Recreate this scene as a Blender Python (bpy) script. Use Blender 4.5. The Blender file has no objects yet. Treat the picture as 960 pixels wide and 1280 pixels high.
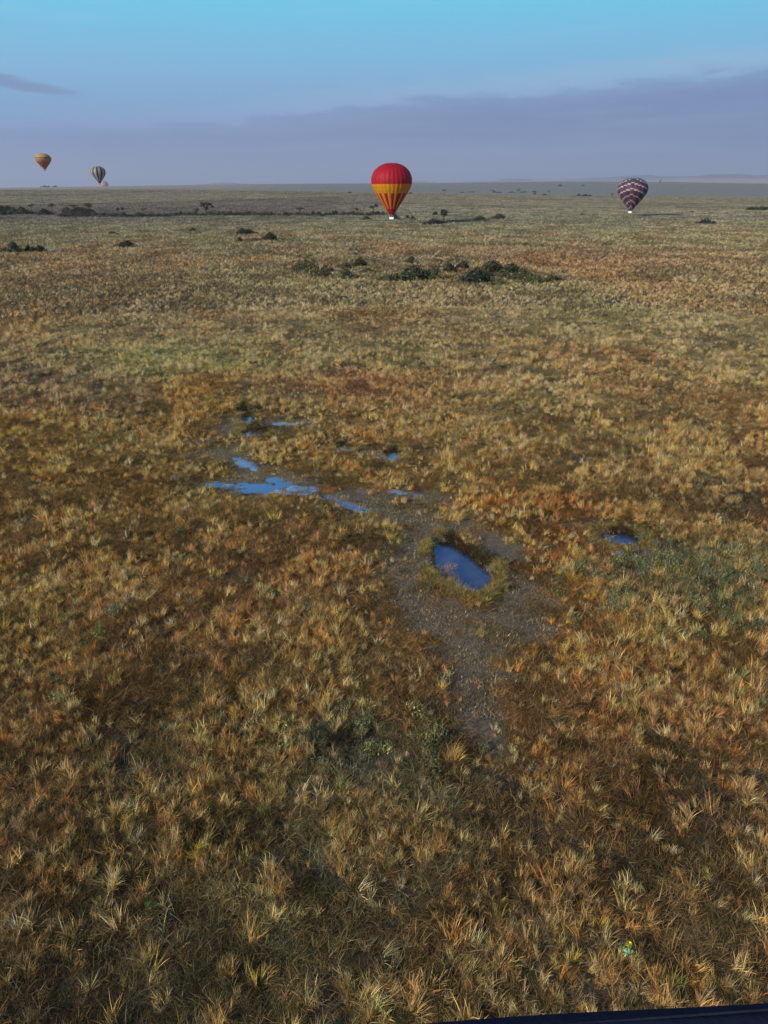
import bpy, bmesh, math, random
import numpy as np
from mathutils import Vector, Matrix, Euler

R = math.radians
rnd = random.Random(7)
rng = np.random.default_rng(11)
scene = bpy.context.scene
COL = scene.collection

# ------------------------------------------------------------------ camera
CAM_H = 16.0
PW, PH, F = 960.0, 1280.0, 961.0
PITCH, ROLL = R(23.05), R(0.35)
cam = bpy.data.cameras.new('camera')
cam.sensor_fit = 'VERTICAL'; cam.sensor_height = 32.0
cam.lens = 32.0 * F / PH
cam.clip_start = 0.05; cam.clip_end = 120000
camo = bpy.data.objects.new('camera', cam); COL.objects.link(camo)
camo.location = (0, 0, CAM_H)
_B = Matrix.Rotation(R(90) - PITCH, 3, 'X') @ Matrix.Rotation(-ROLL, 3, 'Z')
camo.rotation_euler = _B.to_euler()
scene.camera = camo
BM = np.array(_B)

# ------------------------------------------------------------------ light
SUN_AZ, SUN_EL = R(-128), R(22)          # azimuth clockwise from +Y (the view direction): left, a little behind
sun = bpy.data.lights.new('sun', 'SUN'); sun.energy = 4.4; sun.angle = R(8.0); sun.color = (1.0, 0.89, 0.72)
suno = bpy.data.objects.new('sun', sun); COL.objects.link(suno)
sd = Vector((math.sin(SUN_AZ) * math.cos(SUN_EL), math.cos(SUN_AZ) * math.cos(SUN_EL), math.sin(SUN_EL)))
suno.rotation_euler = sd.to_track_quat('Z', 'Y').to_euler()
suno.location = (0, 0, 200)

scene.view_settings.view_transform = 'Standard'
scene.view_settings.look = 'None'
scene.view_settings.exposure = 0.5
scene.view_settings.gamma = 1.0
scene.render.engine = 'CYCLES'
cy = scene.cycles
cy.max_bounces = 5; cy.diffuse_bounces = 2; cy.glossy_bounces = 2; cy.transmission_bounces = 2
cy.volume_bounces = 0; cy.transparent_max_bounces = 4
cy.use_denoising = True; cy.denoiser = 'OPENIMAGEDENOISE'; cy.denoising_input_passes = 'RGB_ALBEDO_NORMAL'; cy.denoising_prefilter = 'ACCURATE'
cy.sample_clamp_indirect = 4

# ------------------------------------------------------------------ world
world = bpy.data.worlds.new('World'); scene.world = world; world.use_nodes = True
nt = world.node_tree; nt.nodes.clear()

class N:
    """tiny node-graph helper"""
    def __init__(s, nt): s.nt = nt
    def new(s, t, **kw):
        n = s.nt.nodes.new(t)
        for k, v in kw.items(): setattr(n, k, v)
        return n
    def put(s, sock, v):
        if isinstance(v, bpy.types.NodeSocket): s.nt.links.new(v, sock)
        elif v is not None: sock.default_value = v
    def m(s, op, a, b=None, c=None, clamp=False):
        n = s.new('ShaderNodeMath', operation=op, use_clamp=clamp)
        s.put(n.inputs[0], a); s.put(n.inputs[1], b); s.put(n.inputs[2], c)
        return n.outputs[0]
    def step(s, x, a, b, lo=0.0, hi=1.0):
        n = s.new('ShaderNodeMapRange', interpolation_type='SMOOTHSTEP')
        s.put(n.inputs[0], x); s.put(n.inputs[1], a); s.put(n.inputs[2], b); n.inputs[3].default_value = lo; n.inputs[4].default_value = hi
        return n.outputs[0]
    def mix(s, f, a, b, mode='MIX'):
        n = s.new('ShaderNodeMix', data_type='RGBA', blend_type=mode)
        s.put(n.inputs[0], f); s.put(n.inputs[6], a); s.put(n.inputs[7], b)
        return n.outputs[2]
    def noise(s, vec, scale, detail=3, rough=0.55, dist=0.0):
        n = s.new('ShaderNodeTexNoise')
        if vec is not None: s.put(n.inputs['Vector'], vec)
        n.inputs['Scale'].default_value = scale; n.inputs['Detail'].default_value = detail
        n.inputs['Roughness'].default_value = rough; n.inputs['Distortion'].default_value = dist
        return n.outputs['Fac']
    def ramp(s, f, stops, interp='LINEAR'):
        n = s.new('ShaderNodeValToRGB'); n.color_ramp.interpolation = interp
        while len(n.color_ramp.elements) < len(stops): n.color_ramp.elements.new(0.5)
        for e, (p, c) in zip(n.color_ramp.elements, stops):
            e.position = p; e.color = tuple(c) + (1.0,) if len(c) == 3 else c
        s.put(n.inputs[0], f); return n.outputs[0]
    def mapping(s, vec, scale):
        n = s.new('ShaderNodeMapping'); s.put(n.inputs[0], vec); n.inputs['Scale'].default_value = scale
        return n.outputs[0]

g = N(nt)
tc = g.new('ShaderNodeTexCoord')
sep = g.new('ShaderNodeSeparateXYZ'); nt.links.new(tc.outputs['Generated'], sep.inputs[0])
X, Y, Z = sep.outputs
el = g.m('MULTIPLY', g.m('ARCSINE', Z), 180 / math.pi)
az = g.m('ARCTAN2', X, Y)
sky = g.new('ShaderNodeTexSky', sky_type='NISHITA'); sky.sun_disc = False
sky.sun_elevation = SUN_EL; sky.sun_rotation = SUN_AZ % (2 * math.pi)
sky.altitude = 1600; sky.air_density = 1.0; sky.dust_density = 1.2; sky.ozone_density = 2.0
nsh = g.mix(1.0, sky.outputs[0], (0.11, 0.11, 0.11, 1), 'MULTIPLY')
elf = g.m('DIVIDE', el, 40.0, clamp=True)
clear = g.ramp(elf, [(0.0, (.15, .24, .50)), (3.5 / 40, (.17, .32, .60)), (6.5 / 40, (.19, .45, .70)), (10.5 / 40, (.135, .56, .80)), (22 / 40, (.09, .33, .66)), (1.0, (.06, .2, .5))])
clear = g.mix(g.step(el, 16.0, 45.0), clear, nsh)
sv = g.mapping(tc.outputs['Generated'], (1, 1, 6))
wob = g.m('SUBTRACT', g.noise(sv, 3.0, 5, 0.6), 0.5)
wob2 = g.m('SUBTRACT', g.noise(sv, 14.0, 4, 0.6), 0.5)
edge = g.m('ADD', g.m('MULTIPLY', g.m('SINE', g.m('MULTIPLY', az, 3.0)), 1.6), 4.95)
edge = g.m('ADD', edge, g.m('MULTIPLY', wob, 1.6))
edge = g.m('ADD', edge, g.m('MULTIPLY', wob2, 1.5))
wob3 = g.m('SUBTRACT', g.noise(g.mapping(tc.outputs['Generated'], (1, 1, 4)), 42.0, 4, 0.65), 0.5)
edge = g.m('ADD', edge, g.m('MULTIPLY', wob3, 1.1))
over = g.m('SUBTRACT', edge, el)                      # above zero inside the cloud bank
bank = g.step(over, -0.7, 1.3)
rim = g.m('MULTIPLY', g.step(over, -1.6, -0.1), g.m('SUBTRACT', 1.0, g.step(over, -0.1, 0.5)))
bankc = g.ramp(g.m('DIVIDE', el, 8.0, clamp=True), [(0.0, (.135, .225, .46)), (.35, (.132, .215, .43)), (.8, (.155, .255, .45)), (1.0, (.20, .30, .50))])
lay = g.noise(g.mapping(tc.outputs['Generated'], (1.6, 1.6, 26)), 2.6, 6, 0.6, 0.4)
bankc = g.mix(g.m('MULTIPLY', g.step(lay, 0.42, 0.68), 0.34), bankc, (.27, .36, .53, 1))
bankc = g.mix(g.m('MULTIPLY', g.step(lay, 0.50, 0.30), 0.30), bankc, (.115, .18, .37, 1))
left = g.step(az, R(-35), R(5))
c = g.mix(g.m('MULTIPLY', bank, g.m('ADD', g.m('MULTIPLY', left, 0.42), 0.5)), clear, bankc)
c = g.mix(g.m('MULTIPLY', rim, g.m('MULTIPLY', left, 0.30)), c, (.42, .55, .70, 1))
# thin streaks of cirrus
cir = g.step(g.noise(g.mapping(tc.outputs['Generated'], (1.3, 1.3, 16)), 3.2, 6, 0.62, 0.6), 0.56, 0.78)
cir = g.m('MULTIPLY', cir, g.step(el, 5.0, 9.0))
c = g.mix(g.m('MULTIPLY', cir, 0.30), c, (.45, .62, .74, 1))
# small grey cloud low on the left
dx = g.m('DIVIDE', g.m('SUBTRACT', az, R(-23)), R(4.2)); dy = g.m('DIVIDE', g.m('SUBTRACT', g.m('ADD', el, g.m('MULTIPLY', az, 8.0)), 5.75 - 8.0 * R(22.5)), 0.40)
rr = g.m('ADD', g.m('MULTIPLY', dx, dx), g.m('MULTIPLY', dy, dy))
rr = g.m('ADD', rr, g.m('MULTIPLY', wob2, 2.4))
c = g.mix(g.m('MULTIPLY', g.m('SUBTRACT', 1.0, g.step(rr, 0.1, 1.3)), 0.7), c, (.15, .215, .40, 1))
bg = g.new('ShaderNodeBackground'); bg.inputs[1].default_value = 0.80
nt.links.new(c, bg.inputs[0])
out = g.new('ShaderNodeOutputWorld'); nt.links.new(bg.outputs[0], out.inputs[0])

# ------------------------------------------------------------------ photo <-> place
def pix_dir(px, py):
    v = np.stack([np.asarray((px - PW / 2) / F, float), np.asarray((PH / 2 - py) / F, float), -np.ones_like(np.asarray(px, float) * np.asarray(py, float))], -1)
    return v @ BM.T
def elev_t(px, py):
    d = pix_dir(np.asarray(px, float), np.asarray(py, float)); return d[..., 2] / np.hypot(d[..., 0], d[..., 1])
def at(px, py, z=0.0):
    """the place on the plain that the photo shows at (px, py)"""
    d = pix_dir(float(px), float(py)); t = (z - CAM_H) / d[2]
    return Vector((d[0] * t, d[1] * t, z))
def at_dist(px, py, D):
    d = pix_dir(float(px), float(py)); t = D / math.hypot(d[0], d[1])
    return Vector((d[0] * t, d[1] * t, CAM_H + d[2] * t))
def project(P):
    q = (P - np.array([0, 0, CAM_H])) @ BM
    w = np.minimum(q[..., 2], -0.5)
    return PW / 2 + F * q[..., 0] / -w, PH / 2 - F * q[..., 1] / -w

# ------------------------------------------------------------------ noise
def _hash(ix, iy, s):
    h = (ix.astype(np.int64) * 374761393 + iy.astype(np.int64) * 668265263 + s * 1442695041) & 0xffffffff
    h = ((h ^ (h >> 13)) * 1274126177) & 0xffffffff
    return ((h ^ (h >> 16)) & 0xffff) / 65535.0
def vnoise(x, y, s=0):
    ix, iy = np.floor(x), np.floor(y); fx, fy = x - ix, y - iy
    fx = fx * fx * (3 - 2 * fx); fy = fy * fy * (3 - 2 * fy)
    a, b, c_, d = _hash(ix, iy, s), _hash(ix + 1, iy, s), _hash(ix, iy + 1, s), _hash(ix + 1, iy + 1, s)
    return (a * (1 - fx) + b * fx) * (1 - fy) + (c_ * (1 - fx) + d * fx) * fy
def fbm(x, y, s=0, o=4, gain=.5):
    t = 0; a = 1; n = 0
    for k in range(o):
        t = t + a * vnoise(x * 2 ** k + 17.3 * k, y * 2 ** k - 9.1 * k, s + k); n += a; a *= gain
    return t / n
def sstep(x, a, b):
    t = np.clip((x - a) / (b - a), 0, 1); return t * t * (3 - 2 * t)

# ------------------------------------------------------------------ layout: bare mud, wet mud, ponds
def stroke(pts):
    o = []
    for px, py, r in pts:
        p = at(px, py); sl = math.sqrt(p.x ** 2 + p.y ** 2 + CAM_H ** 2)
        o.append((p.x, p.y, r * sl / 1000.0))
    return o
MUD = [[(x, y, r_ * 1.15 + .25) for x, y, r_ in stroke(s)] for s in [
    [(262, 548, 12), (275, 568, 14), (300, 585, 14), (340, 598, 14), (400, 610, 16), (455, 620, 20), (505, 640, 24), (530, 665, 26), (520, 700, 24), (515, 740, 26)],
    [(262, 548, 10), (285, 530, 9), (305, 520, 7)],
    [(320, 532, 5), (360, 527, 8), (408, 523, 8)],
    [(505, 622, 18), (560, 650, 18), (610, 672, 20), (645, 715, 22), (660, 760, 34), (650, 790, 30)],
    [(515, 740, 26), (560, 775, 44), (590, 800, 50), (600, 850, 30), (600, 900, 15), (607, 940, 4)],
    [(560, 765, 36), (640, 775, 36)],
    [(740, 668, 16), (790, 688, 20), (840, 690, 10)],
    [(470, 617, 12), (540, 618, 10), (560, 625, 10)],
    [(430, 560, 8), (455, 562, 6), (490, 573, 9)],
    [(300, 600, 14), (270, 608, 9), (245, 607, 5)],
]]
RING = stroke([(556, 692, 8), (580, 710, 17), (600, 722, 10)])        # grass that rings the deep pond
ISLES = [stroke(s) for s in [[(567, 642, 20)], [(417, 610, 14)], [(497, 628, 14)], [(600, 785, 12)], [(345, 575, 12), (420, 585, 14)]]]
WET = [stroke(s) for s in [
    [(262, 605, 7), (300, 612, 9), (360, 612, 9), (395, 610, 7)],
    [(405, 622, 4), (430, 630, 4), (460, 638, 4)], [(462, 614, 16), (480, 612, 10), (520, 618, 4)],
    [(345, 530, 4), (400, 527, 5)], [(425, 560, 4), (450, 566, 4), (500, 575, 4)], [(300, 575, 3), (320, 585, 3)], [(770, 690, 8)]]]
def sdf(P, S):
    d = np.full(P.shape[0], 1e9)
    for a, b in zip(S[:-1] or S, S[1:] or S):
        ax, ay, ar = a; bx, by, br = b
        vx, vy = bx - ax, by - ay; L = vx * vx + vy * vy
        t = np.clip(((P[:, 0] - ax) * vx + (P[:, 1] - ay) * vy) / L, 0, 1) if L > 1e-9 else np.zeros(P.shape[0])
        d = np.minimum(d, np.hypot(P[:, 0] - ax - t * vx, P[:, 1] - ay - t * vy) - (ar + t * (br - ar)))
    return d
def near_zone(P): return (P[:, 1] > 15) & (P[:, 1] < 110) & (np.abs(P[:, 0]) < 50)
def mask(P, strokes, soft=0.9, wob=1.1, s=3):
    out = np.zeros(P.shape[0]); m = near_zone(P)
    if not m.any(): return out
    Q = P[m]; w = (fbm(Q[:, 0] * .9, Q[:, 1] * .9, s, 4) - .5) * 2 * wob
    d = np.full(Q.shape[0], 1e9)
    for S in strokes: d = np.minimum(d, sdf(Q, S))
    out[m] = 1 - sstep(d + w, -soft * .5, soft * .5); return out
def mud_mask(P):
    m = mask(P, MUD, 1.9, 1.3) * (1 - mask(P, ISLES, .8, .5, 9))
    return np.clip(m * (1 - mask(P, [RING], .7, .4, 5)), 0, 1)
def wet_mask(P): return mask(P, WET, .9, .8, 21)

POND_PX = [  # name, label, outline in the photo (source pixels), drop of the water below the plain
    ('pond', 'deep blue elongated pond with dark grassy banks in the bare mud', [(546, 683), (552, 677), (565, 676), (577, 683), (590, 693), (603, 704), (613, 718), (611, 731), (601, 738), (584, 738), (570, 731), (557, 720), (548, 705)], .22),
    ('pond', 'small round bright blue pond at the right, above the grey green herbs', [(762, 667), (768, 664.5), (777, 664), (786, 665.5), (791, 669), (790, 674), (783, 677), (772, 675), (765, 671.5)], .14),
    ('puddle', 'widest shallow blue puddle on the wet mud at left', [(290, 610), (301, 603), (312, 601), (323, 603), (334, 598), (345, 596.5), (353, 601), (366, 604), (352, 609), (345, 611), (336, 616), (326, 620), (314, 617), (304, 618), (296, 614)], .04),
    ('puddle', 'thin streak of water along the mud below the rusty grass islet', [(405, 620), (420, 623), (440, 630), (460, 636), (456, 640), (436, 635), (418, 628)], .04),
    ('puddle', 'pale blue pool at the upper tip of the muddy channel', [(304, 523), (307, 518.5), (313, 517.5), (317, 520), (315, 525), (309, 528), (305, 527)], .1),
    ('puddle', 'pale blue pool just below the dark rushes of the channel', [(308, 540), (315, 538.5), (329, 538), (328, 542), (319, 544.5), (311, 544)], .08),
    ('puddle', 'faint sheet of water at the edge of the far mud flat', [(378, 530.5), (388, 529), (402, 530), (404, 533), (392, 534), (380, 533.5)], .03),
    ('puddle', 'small pool at the left among the tall wet grass', [(423, 556), (428, 555), (436, 560), (434, 563), (427, 562)], .06),
    ('puddle', 'small bright pool at the right among the tall wet grass', [(485, 566), (489, 561.5), (495, 562), (497, 569), (493, 575), (487, 573)], .1),
    ('puddle', 'short streak of water inside the bend of the channel', [(291, 572), (300, 572.5), (312, 577), (305, 578), (295, 575.5)], .03),
    ('puddle', 'thin sliver of water at the left edge of the widest mud', [(256, 604), (266, 602), (280, 605), (276, 608), (262, 608)], .03),
]
PONDS = []
for name, lab, poly, drop in POND_PX:
    w_ = [(at(x, y).x, at(x, y).y) for x, y in poly]; mx_ = sum(a for a, _ in w_) / len(w_); my_ = sum(b for _, b in w_) / len(w_)
    gs = 1.03 if len(PONDS) == 0 else 1.35 if len(PONDS) == 1 else .6 if len(PONDS) == 6 else 1.05
    PONDS.append((name, lab, [(mx_ + (a - mx_) * gs, my_ + (.2 if len(PONDS) == 0 else 0) + (b - my_) * gs) for a, b in w_], drop))
def poly_sdf(P, poly):
    """negative inside"""
    d = np.full(P.shape[0], 1e9); inside = np.zeros(P.shape[0], bool); n = len(poly)
    for i in range(n):
        ax, ay = poly[i]; bx, by = poly[(i + 1) % n]
        vx, vy = bx - ax, by - ay; t = np.clip(((P[:, 0] - ax) * vx + (P[:, 1] - ay) * vy) / (vx * vx + vy * vy), 0, 1)
        d = np.minimum(d, np.hypot(P[:, 0] - ax - t * vx, P[:, 1] - ay - t * vy))
        cr = ((ay > P[:, 1]) != (by > P[:, 1])) & (P[:, 0] < (bx - ax) * (P[:, 1] - ay) / (by - ay + 1e-12) + ax)
        inside ^= cr
    return np.where(inside, -d, d)
def pond_field(P):
    """(distance to nearest shore, drop there)"""
    d = np.full(P.shape[0], 50.0); dr = np.zeros(P.shape[0]); m = near_zone(P)
    Q = P[m]
    for _, _, poly, drop in PONDS:
        s = poly_sdf(Q, poly); b = s < d[m]
        t = d[m]; t[b] = s[b]; d[m] = t; t = dr[m]; t[b] = drop; dr[m] = t
    return d, dr

# ------------------------------------------------------------------ terrain
def tab(*p):
    a = np.array(p, float); return a[:, 0], a[:, 1]
C1 = tab((-600, 238), (0, 236.8), (200, 236.6), (400, 239), (550, 241.6), (700, 244), (960, 246.5), (1600, 248))
C2 = tab((-600, 238), (0, 234.8), (100, 233.2), (200, 231.8), (300, 230), (400, 229.7), (540, 228.7), (660, 227.5), (740, 227), (840, 227.3), (900, 228.4), (960, 229.4), (1600, 229))
C3 = tab((-600, 239), (0, 236), (500, 231), (560, 228.6), (640, 226.2), (700, 225), (760, 224), (840, 223), (960, 222), (1600, 222))
C4 = tab((-600, 238), (0, 235.4), (240, 231.5), (262, 229.6), (275, 228.2), (290, 227.7), (302, 229.3), (320, 231), (500, 229.2), (515, 227), (525, 226.2), (538, 226.7), (552, 229), (625, 226), (632, 223.8), (650, 222.8), (662, 223.6), (668, 225), (700, 225), (740, 222.5), (760, 221.3), (790, 219.5), (815, 218.5), (822, 219.8), (850, 220.2), (875, 219.8), (890, 217.4), (925, 216.8), (940, 218), (945, 219), (960, 217.8), (1100, 216), (1300, 221), (1600, 222))
def crest(T, px, D):
    py = np.interp(px, *T); return CAM_H + D * elev_t(px, py)
def terrain(x, y):
    x = np.asarray(x, float); y = np.asarray(y, float)
    d = np.hypot(x, y); a = np.arctan2(x, y)
    px = PW / 2 + F * np.tan(np.clip(a, -1.1, 1.1)) / math.cos(PITCH)
    px = np.clip(px, -600, 1600)
    front = np.cos(np.clip(a, -math.pi, math.pi)) * .5 + .5
    z1, z2 = crest(C1, px, 1500.), crest(C2, px, 6000.)
    z3, z4 = crest(C3, px, 14000.), crest(C4, px, 30000.)
    lo = np.minimum(z2, CAM_H + (z1 - CAM_H) * 1.8) - 22
    ks = [0, 480, 1500, 2600, 6000, 8500, 14000, 19000, 30000, 38000, 60000]
    vs = [0 * z1, 0 * z1, z1, lo, z2, z2 - 45, z3, z3 - 60, z4, z4 - 200, z4 * 0 - 200]
    z = np.zeros_like(d)
    for i in range(len(ks) - 1):
        t = np.clip((d - ks[i]) / (ks[i + 1] - ks[i]), 0, 1); m = (d >= ks[i]) & (d <= ks[i + 1] if i == len(ks) - 2 else d < ks[i + 1])
        s = t * t * (3 - 2 * t) if i not in (1, 8) else 1 - (1 - t) ** 1.6
        z = np.where(m, vs[i] * (1 - s) + vs[i + 1] * s, z)
    z = z * (front if np.ndim(front) else front)
    z += (fbm(x / 22, y / 22, 31, 3) - .5) * .35 * sstep(d, 20, 80) * (1 - sstep(d, 400, 900))
    z += (fbm(x / 2.2, y / 2.2, 33, 4) - .5) * .14 * (1 - sstep(d, 60, 120))
    return z
def ground_z(P):
    z = terrain(P[:, 0], P[:, 1])
    m = mud_mask(P)
    z = z * (1 - .75 * m) - .05 * m
    d, dr = pond_field(P)
    near = 1 - sstep(d, 0.05, 1.2)
    z = z * (1 - near)
    bank = np.minimum(.7, .12 + dr * 1.6)
    bed = np.where(dr < .06, .02 + (fbm(P[:, 0] * 1.1 + 3.1, P[:, 1] * 3.0, 117, 5, .65) - .46) * .42, .16)
    z -= (dr + bed) * (1 - sstep(d, -bank * .5, bank)) * (dr > 0)
    return z

# ------------------------------------------------------------------ colour of the vegetation, by place
def A(*c): return np.array(c)
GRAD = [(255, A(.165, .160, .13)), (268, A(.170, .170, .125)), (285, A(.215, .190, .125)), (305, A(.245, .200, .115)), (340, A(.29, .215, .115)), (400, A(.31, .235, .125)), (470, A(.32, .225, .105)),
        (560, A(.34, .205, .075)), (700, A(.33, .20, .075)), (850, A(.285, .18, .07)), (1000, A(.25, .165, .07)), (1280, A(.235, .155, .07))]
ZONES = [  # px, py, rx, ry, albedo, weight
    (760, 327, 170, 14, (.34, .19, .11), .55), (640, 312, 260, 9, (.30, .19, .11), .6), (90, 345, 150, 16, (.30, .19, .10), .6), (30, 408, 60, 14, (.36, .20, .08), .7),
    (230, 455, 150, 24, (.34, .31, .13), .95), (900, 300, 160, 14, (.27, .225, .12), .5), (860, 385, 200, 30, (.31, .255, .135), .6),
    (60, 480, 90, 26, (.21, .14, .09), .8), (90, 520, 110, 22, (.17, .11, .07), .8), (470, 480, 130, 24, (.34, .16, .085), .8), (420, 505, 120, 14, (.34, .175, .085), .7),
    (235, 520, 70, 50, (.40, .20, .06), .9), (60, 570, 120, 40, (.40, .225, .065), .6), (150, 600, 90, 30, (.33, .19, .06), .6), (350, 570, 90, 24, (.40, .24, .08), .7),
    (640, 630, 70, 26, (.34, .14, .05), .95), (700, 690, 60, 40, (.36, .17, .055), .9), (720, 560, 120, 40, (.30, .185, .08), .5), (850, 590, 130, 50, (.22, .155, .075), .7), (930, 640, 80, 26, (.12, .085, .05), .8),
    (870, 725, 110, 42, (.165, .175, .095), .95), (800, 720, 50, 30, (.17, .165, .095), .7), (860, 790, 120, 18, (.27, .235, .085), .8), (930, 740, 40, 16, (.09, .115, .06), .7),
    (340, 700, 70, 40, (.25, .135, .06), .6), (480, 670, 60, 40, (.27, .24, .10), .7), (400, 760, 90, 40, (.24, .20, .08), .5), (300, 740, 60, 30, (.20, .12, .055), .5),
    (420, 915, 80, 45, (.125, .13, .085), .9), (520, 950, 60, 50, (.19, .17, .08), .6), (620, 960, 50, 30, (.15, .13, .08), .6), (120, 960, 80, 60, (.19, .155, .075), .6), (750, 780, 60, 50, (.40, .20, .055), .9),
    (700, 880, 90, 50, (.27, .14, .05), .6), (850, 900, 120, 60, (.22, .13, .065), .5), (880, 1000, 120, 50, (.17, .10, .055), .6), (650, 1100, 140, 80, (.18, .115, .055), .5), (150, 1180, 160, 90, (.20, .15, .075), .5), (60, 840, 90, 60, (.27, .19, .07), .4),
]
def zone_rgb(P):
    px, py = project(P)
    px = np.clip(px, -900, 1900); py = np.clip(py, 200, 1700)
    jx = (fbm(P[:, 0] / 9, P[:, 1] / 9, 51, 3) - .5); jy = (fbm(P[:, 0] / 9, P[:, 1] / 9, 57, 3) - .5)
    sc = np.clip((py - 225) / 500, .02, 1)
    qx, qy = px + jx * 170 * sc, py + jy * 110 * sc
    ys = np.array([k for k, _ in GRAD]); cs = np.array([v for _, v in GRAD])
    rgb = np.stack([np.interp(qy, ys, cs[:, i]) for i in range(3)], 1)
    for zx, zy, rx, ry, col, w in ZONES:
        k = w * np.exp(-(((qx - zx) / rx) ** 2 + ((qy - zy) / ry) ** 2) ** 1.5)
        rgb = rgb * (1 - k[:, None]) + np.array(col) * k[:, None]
    # broad natural mottling between straw, rust and olive
    n1 = fbm(P[:, 0] / 14, P[:, 1] / 26, 61, 4); n2 = fbm(P[:, 0] / 5, P[:, 1] / 7, 67, 3)
    a = sstep(n1, .53, .67)[:, None] * .4; b = sstep(n1, .46, .30)[:, None] * .36
    near = (1 - sstep(np.hypot(P[:, 0], P[:, 1]), 200, 500))[:, None]
    rgb = rgb * (1 - a * near) + np.array((.31, .155, .065)) * a * near
    rgb = rgb * (1 - b * near) + np.array((.225, .20, .09)) * b * near
    return rgb * (0.80 + .40 * n2)[:, None] * np.array((1.0, 1.08, 1.12))

FAR_MAUVE_A = tab((-600, 256), (0, 256.5), (200, 252), (400, 246), (480, 241), (1600, 241))
def far_rgb(P):
    """the open slopes beyond the thicket line"""
    px, py = project(P); d = np.hypot(P[:, 0], P[:, 1])
    green = A(.235, .222, .165); mauve = A(.15, .13, .12); tan = A(.24, .20, .145); dark = A(.155, .150, .122); pink = A(.36, .29, .25); blue = A(.07, .085, .09)
    rgb = np.tile(green, (len(P), 1))
    def put(k, c_): nonlocal rgb; rgb = rgb * (1 - k[:, None]) + c_ * k[:, None]
    lim = np.interp(px, *FAR_MAUVE_A)
    put(sstep(py, lim - .6, lim + .6) * (1 - sstep(px, 380, 520)) * .85 * (d > 400), mauve)
    n = fbm(P[:, 0] / 90, P[:, 1] / 60, 71, 4)
    put(sstep(n, .5, .7) * .5, A(.12, .11, .09))
    put(sstep(n, .48, .32) * .35, A(.21, .19, .135))
    put(sstep(d, 1330, 1480) * .9 * (d < 2000), tan)
    put((d >= 2000) * np.ones(len(P)), dark)
    n3 = fbm(P[:, 0] / 500, P[:, 1] / 300, 75, 3)
    put((d >= 2000) * sstep(n3, .5, .7) * .5, A(.16, .14, .12))
    put((d >= 2000) * (1 - sstep(px, 250, 420)) * sstep(d, 3500, 5500) * .8, A(.30, .20, .14))
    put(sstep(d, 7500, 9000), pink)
    n4 = fbm(P[:, 0] / 1500, P[:, 1] / 900, 79, 3)
    put(sstep(d, 9000, 10000) * sstep(n4, .52, .66) * .6, A(.16, .14, .14))
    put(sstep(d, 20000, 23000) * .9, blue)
    return rgb
def veg_rgb(P):
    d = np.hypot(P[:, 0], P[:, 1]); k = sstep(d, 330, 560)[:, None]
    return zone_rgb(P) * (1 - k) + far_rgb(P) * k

# ------------------------------------------------------------------ materials
def material(name, build):
    m = bpy.data.materials.new(name); m.use_nodes = True; m.node_tree.nodes.clear()
    gg = N(m.node_tree); sh = build(gg)
    o = gg.new('ShaderNodeOutputMaterial'); m.node_tree.links.new(sh, o.inputs[0]); return m
def bsdf(gg, color, rough=.8, bump=None, spec=.3, metallic=0.0):
    b = gg.new('ShaderNodeBsdfPrincipled'); gg.put(b.inputs['Base Color'], color); gg.put(b.inputs['Roughness'], rough)
    gg.put(b.inputs['Specular IOR Level'], spec); gg.put(b.inputs['Metallic'], metallic)
    if bump is not None: gg.put(b.inputs['Normal'], bump)
    return b.outputs[0]
def bumpn(gg, h, strength=.5, dist=.05):
    b = gg.new('ShaderNodeBump'); b.inputs['Strength'].default_value = strength; b.inputs['Distance'].default_value = dist
    gg.put(b.inputs['Height'], h); return b.outputs[0]
def attr(gg, name, kind='GEOMETRY'):
    n = gg.new('ShaderNodeAttribute', attribute_name=name, attribute_type=kind); return n

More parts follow.
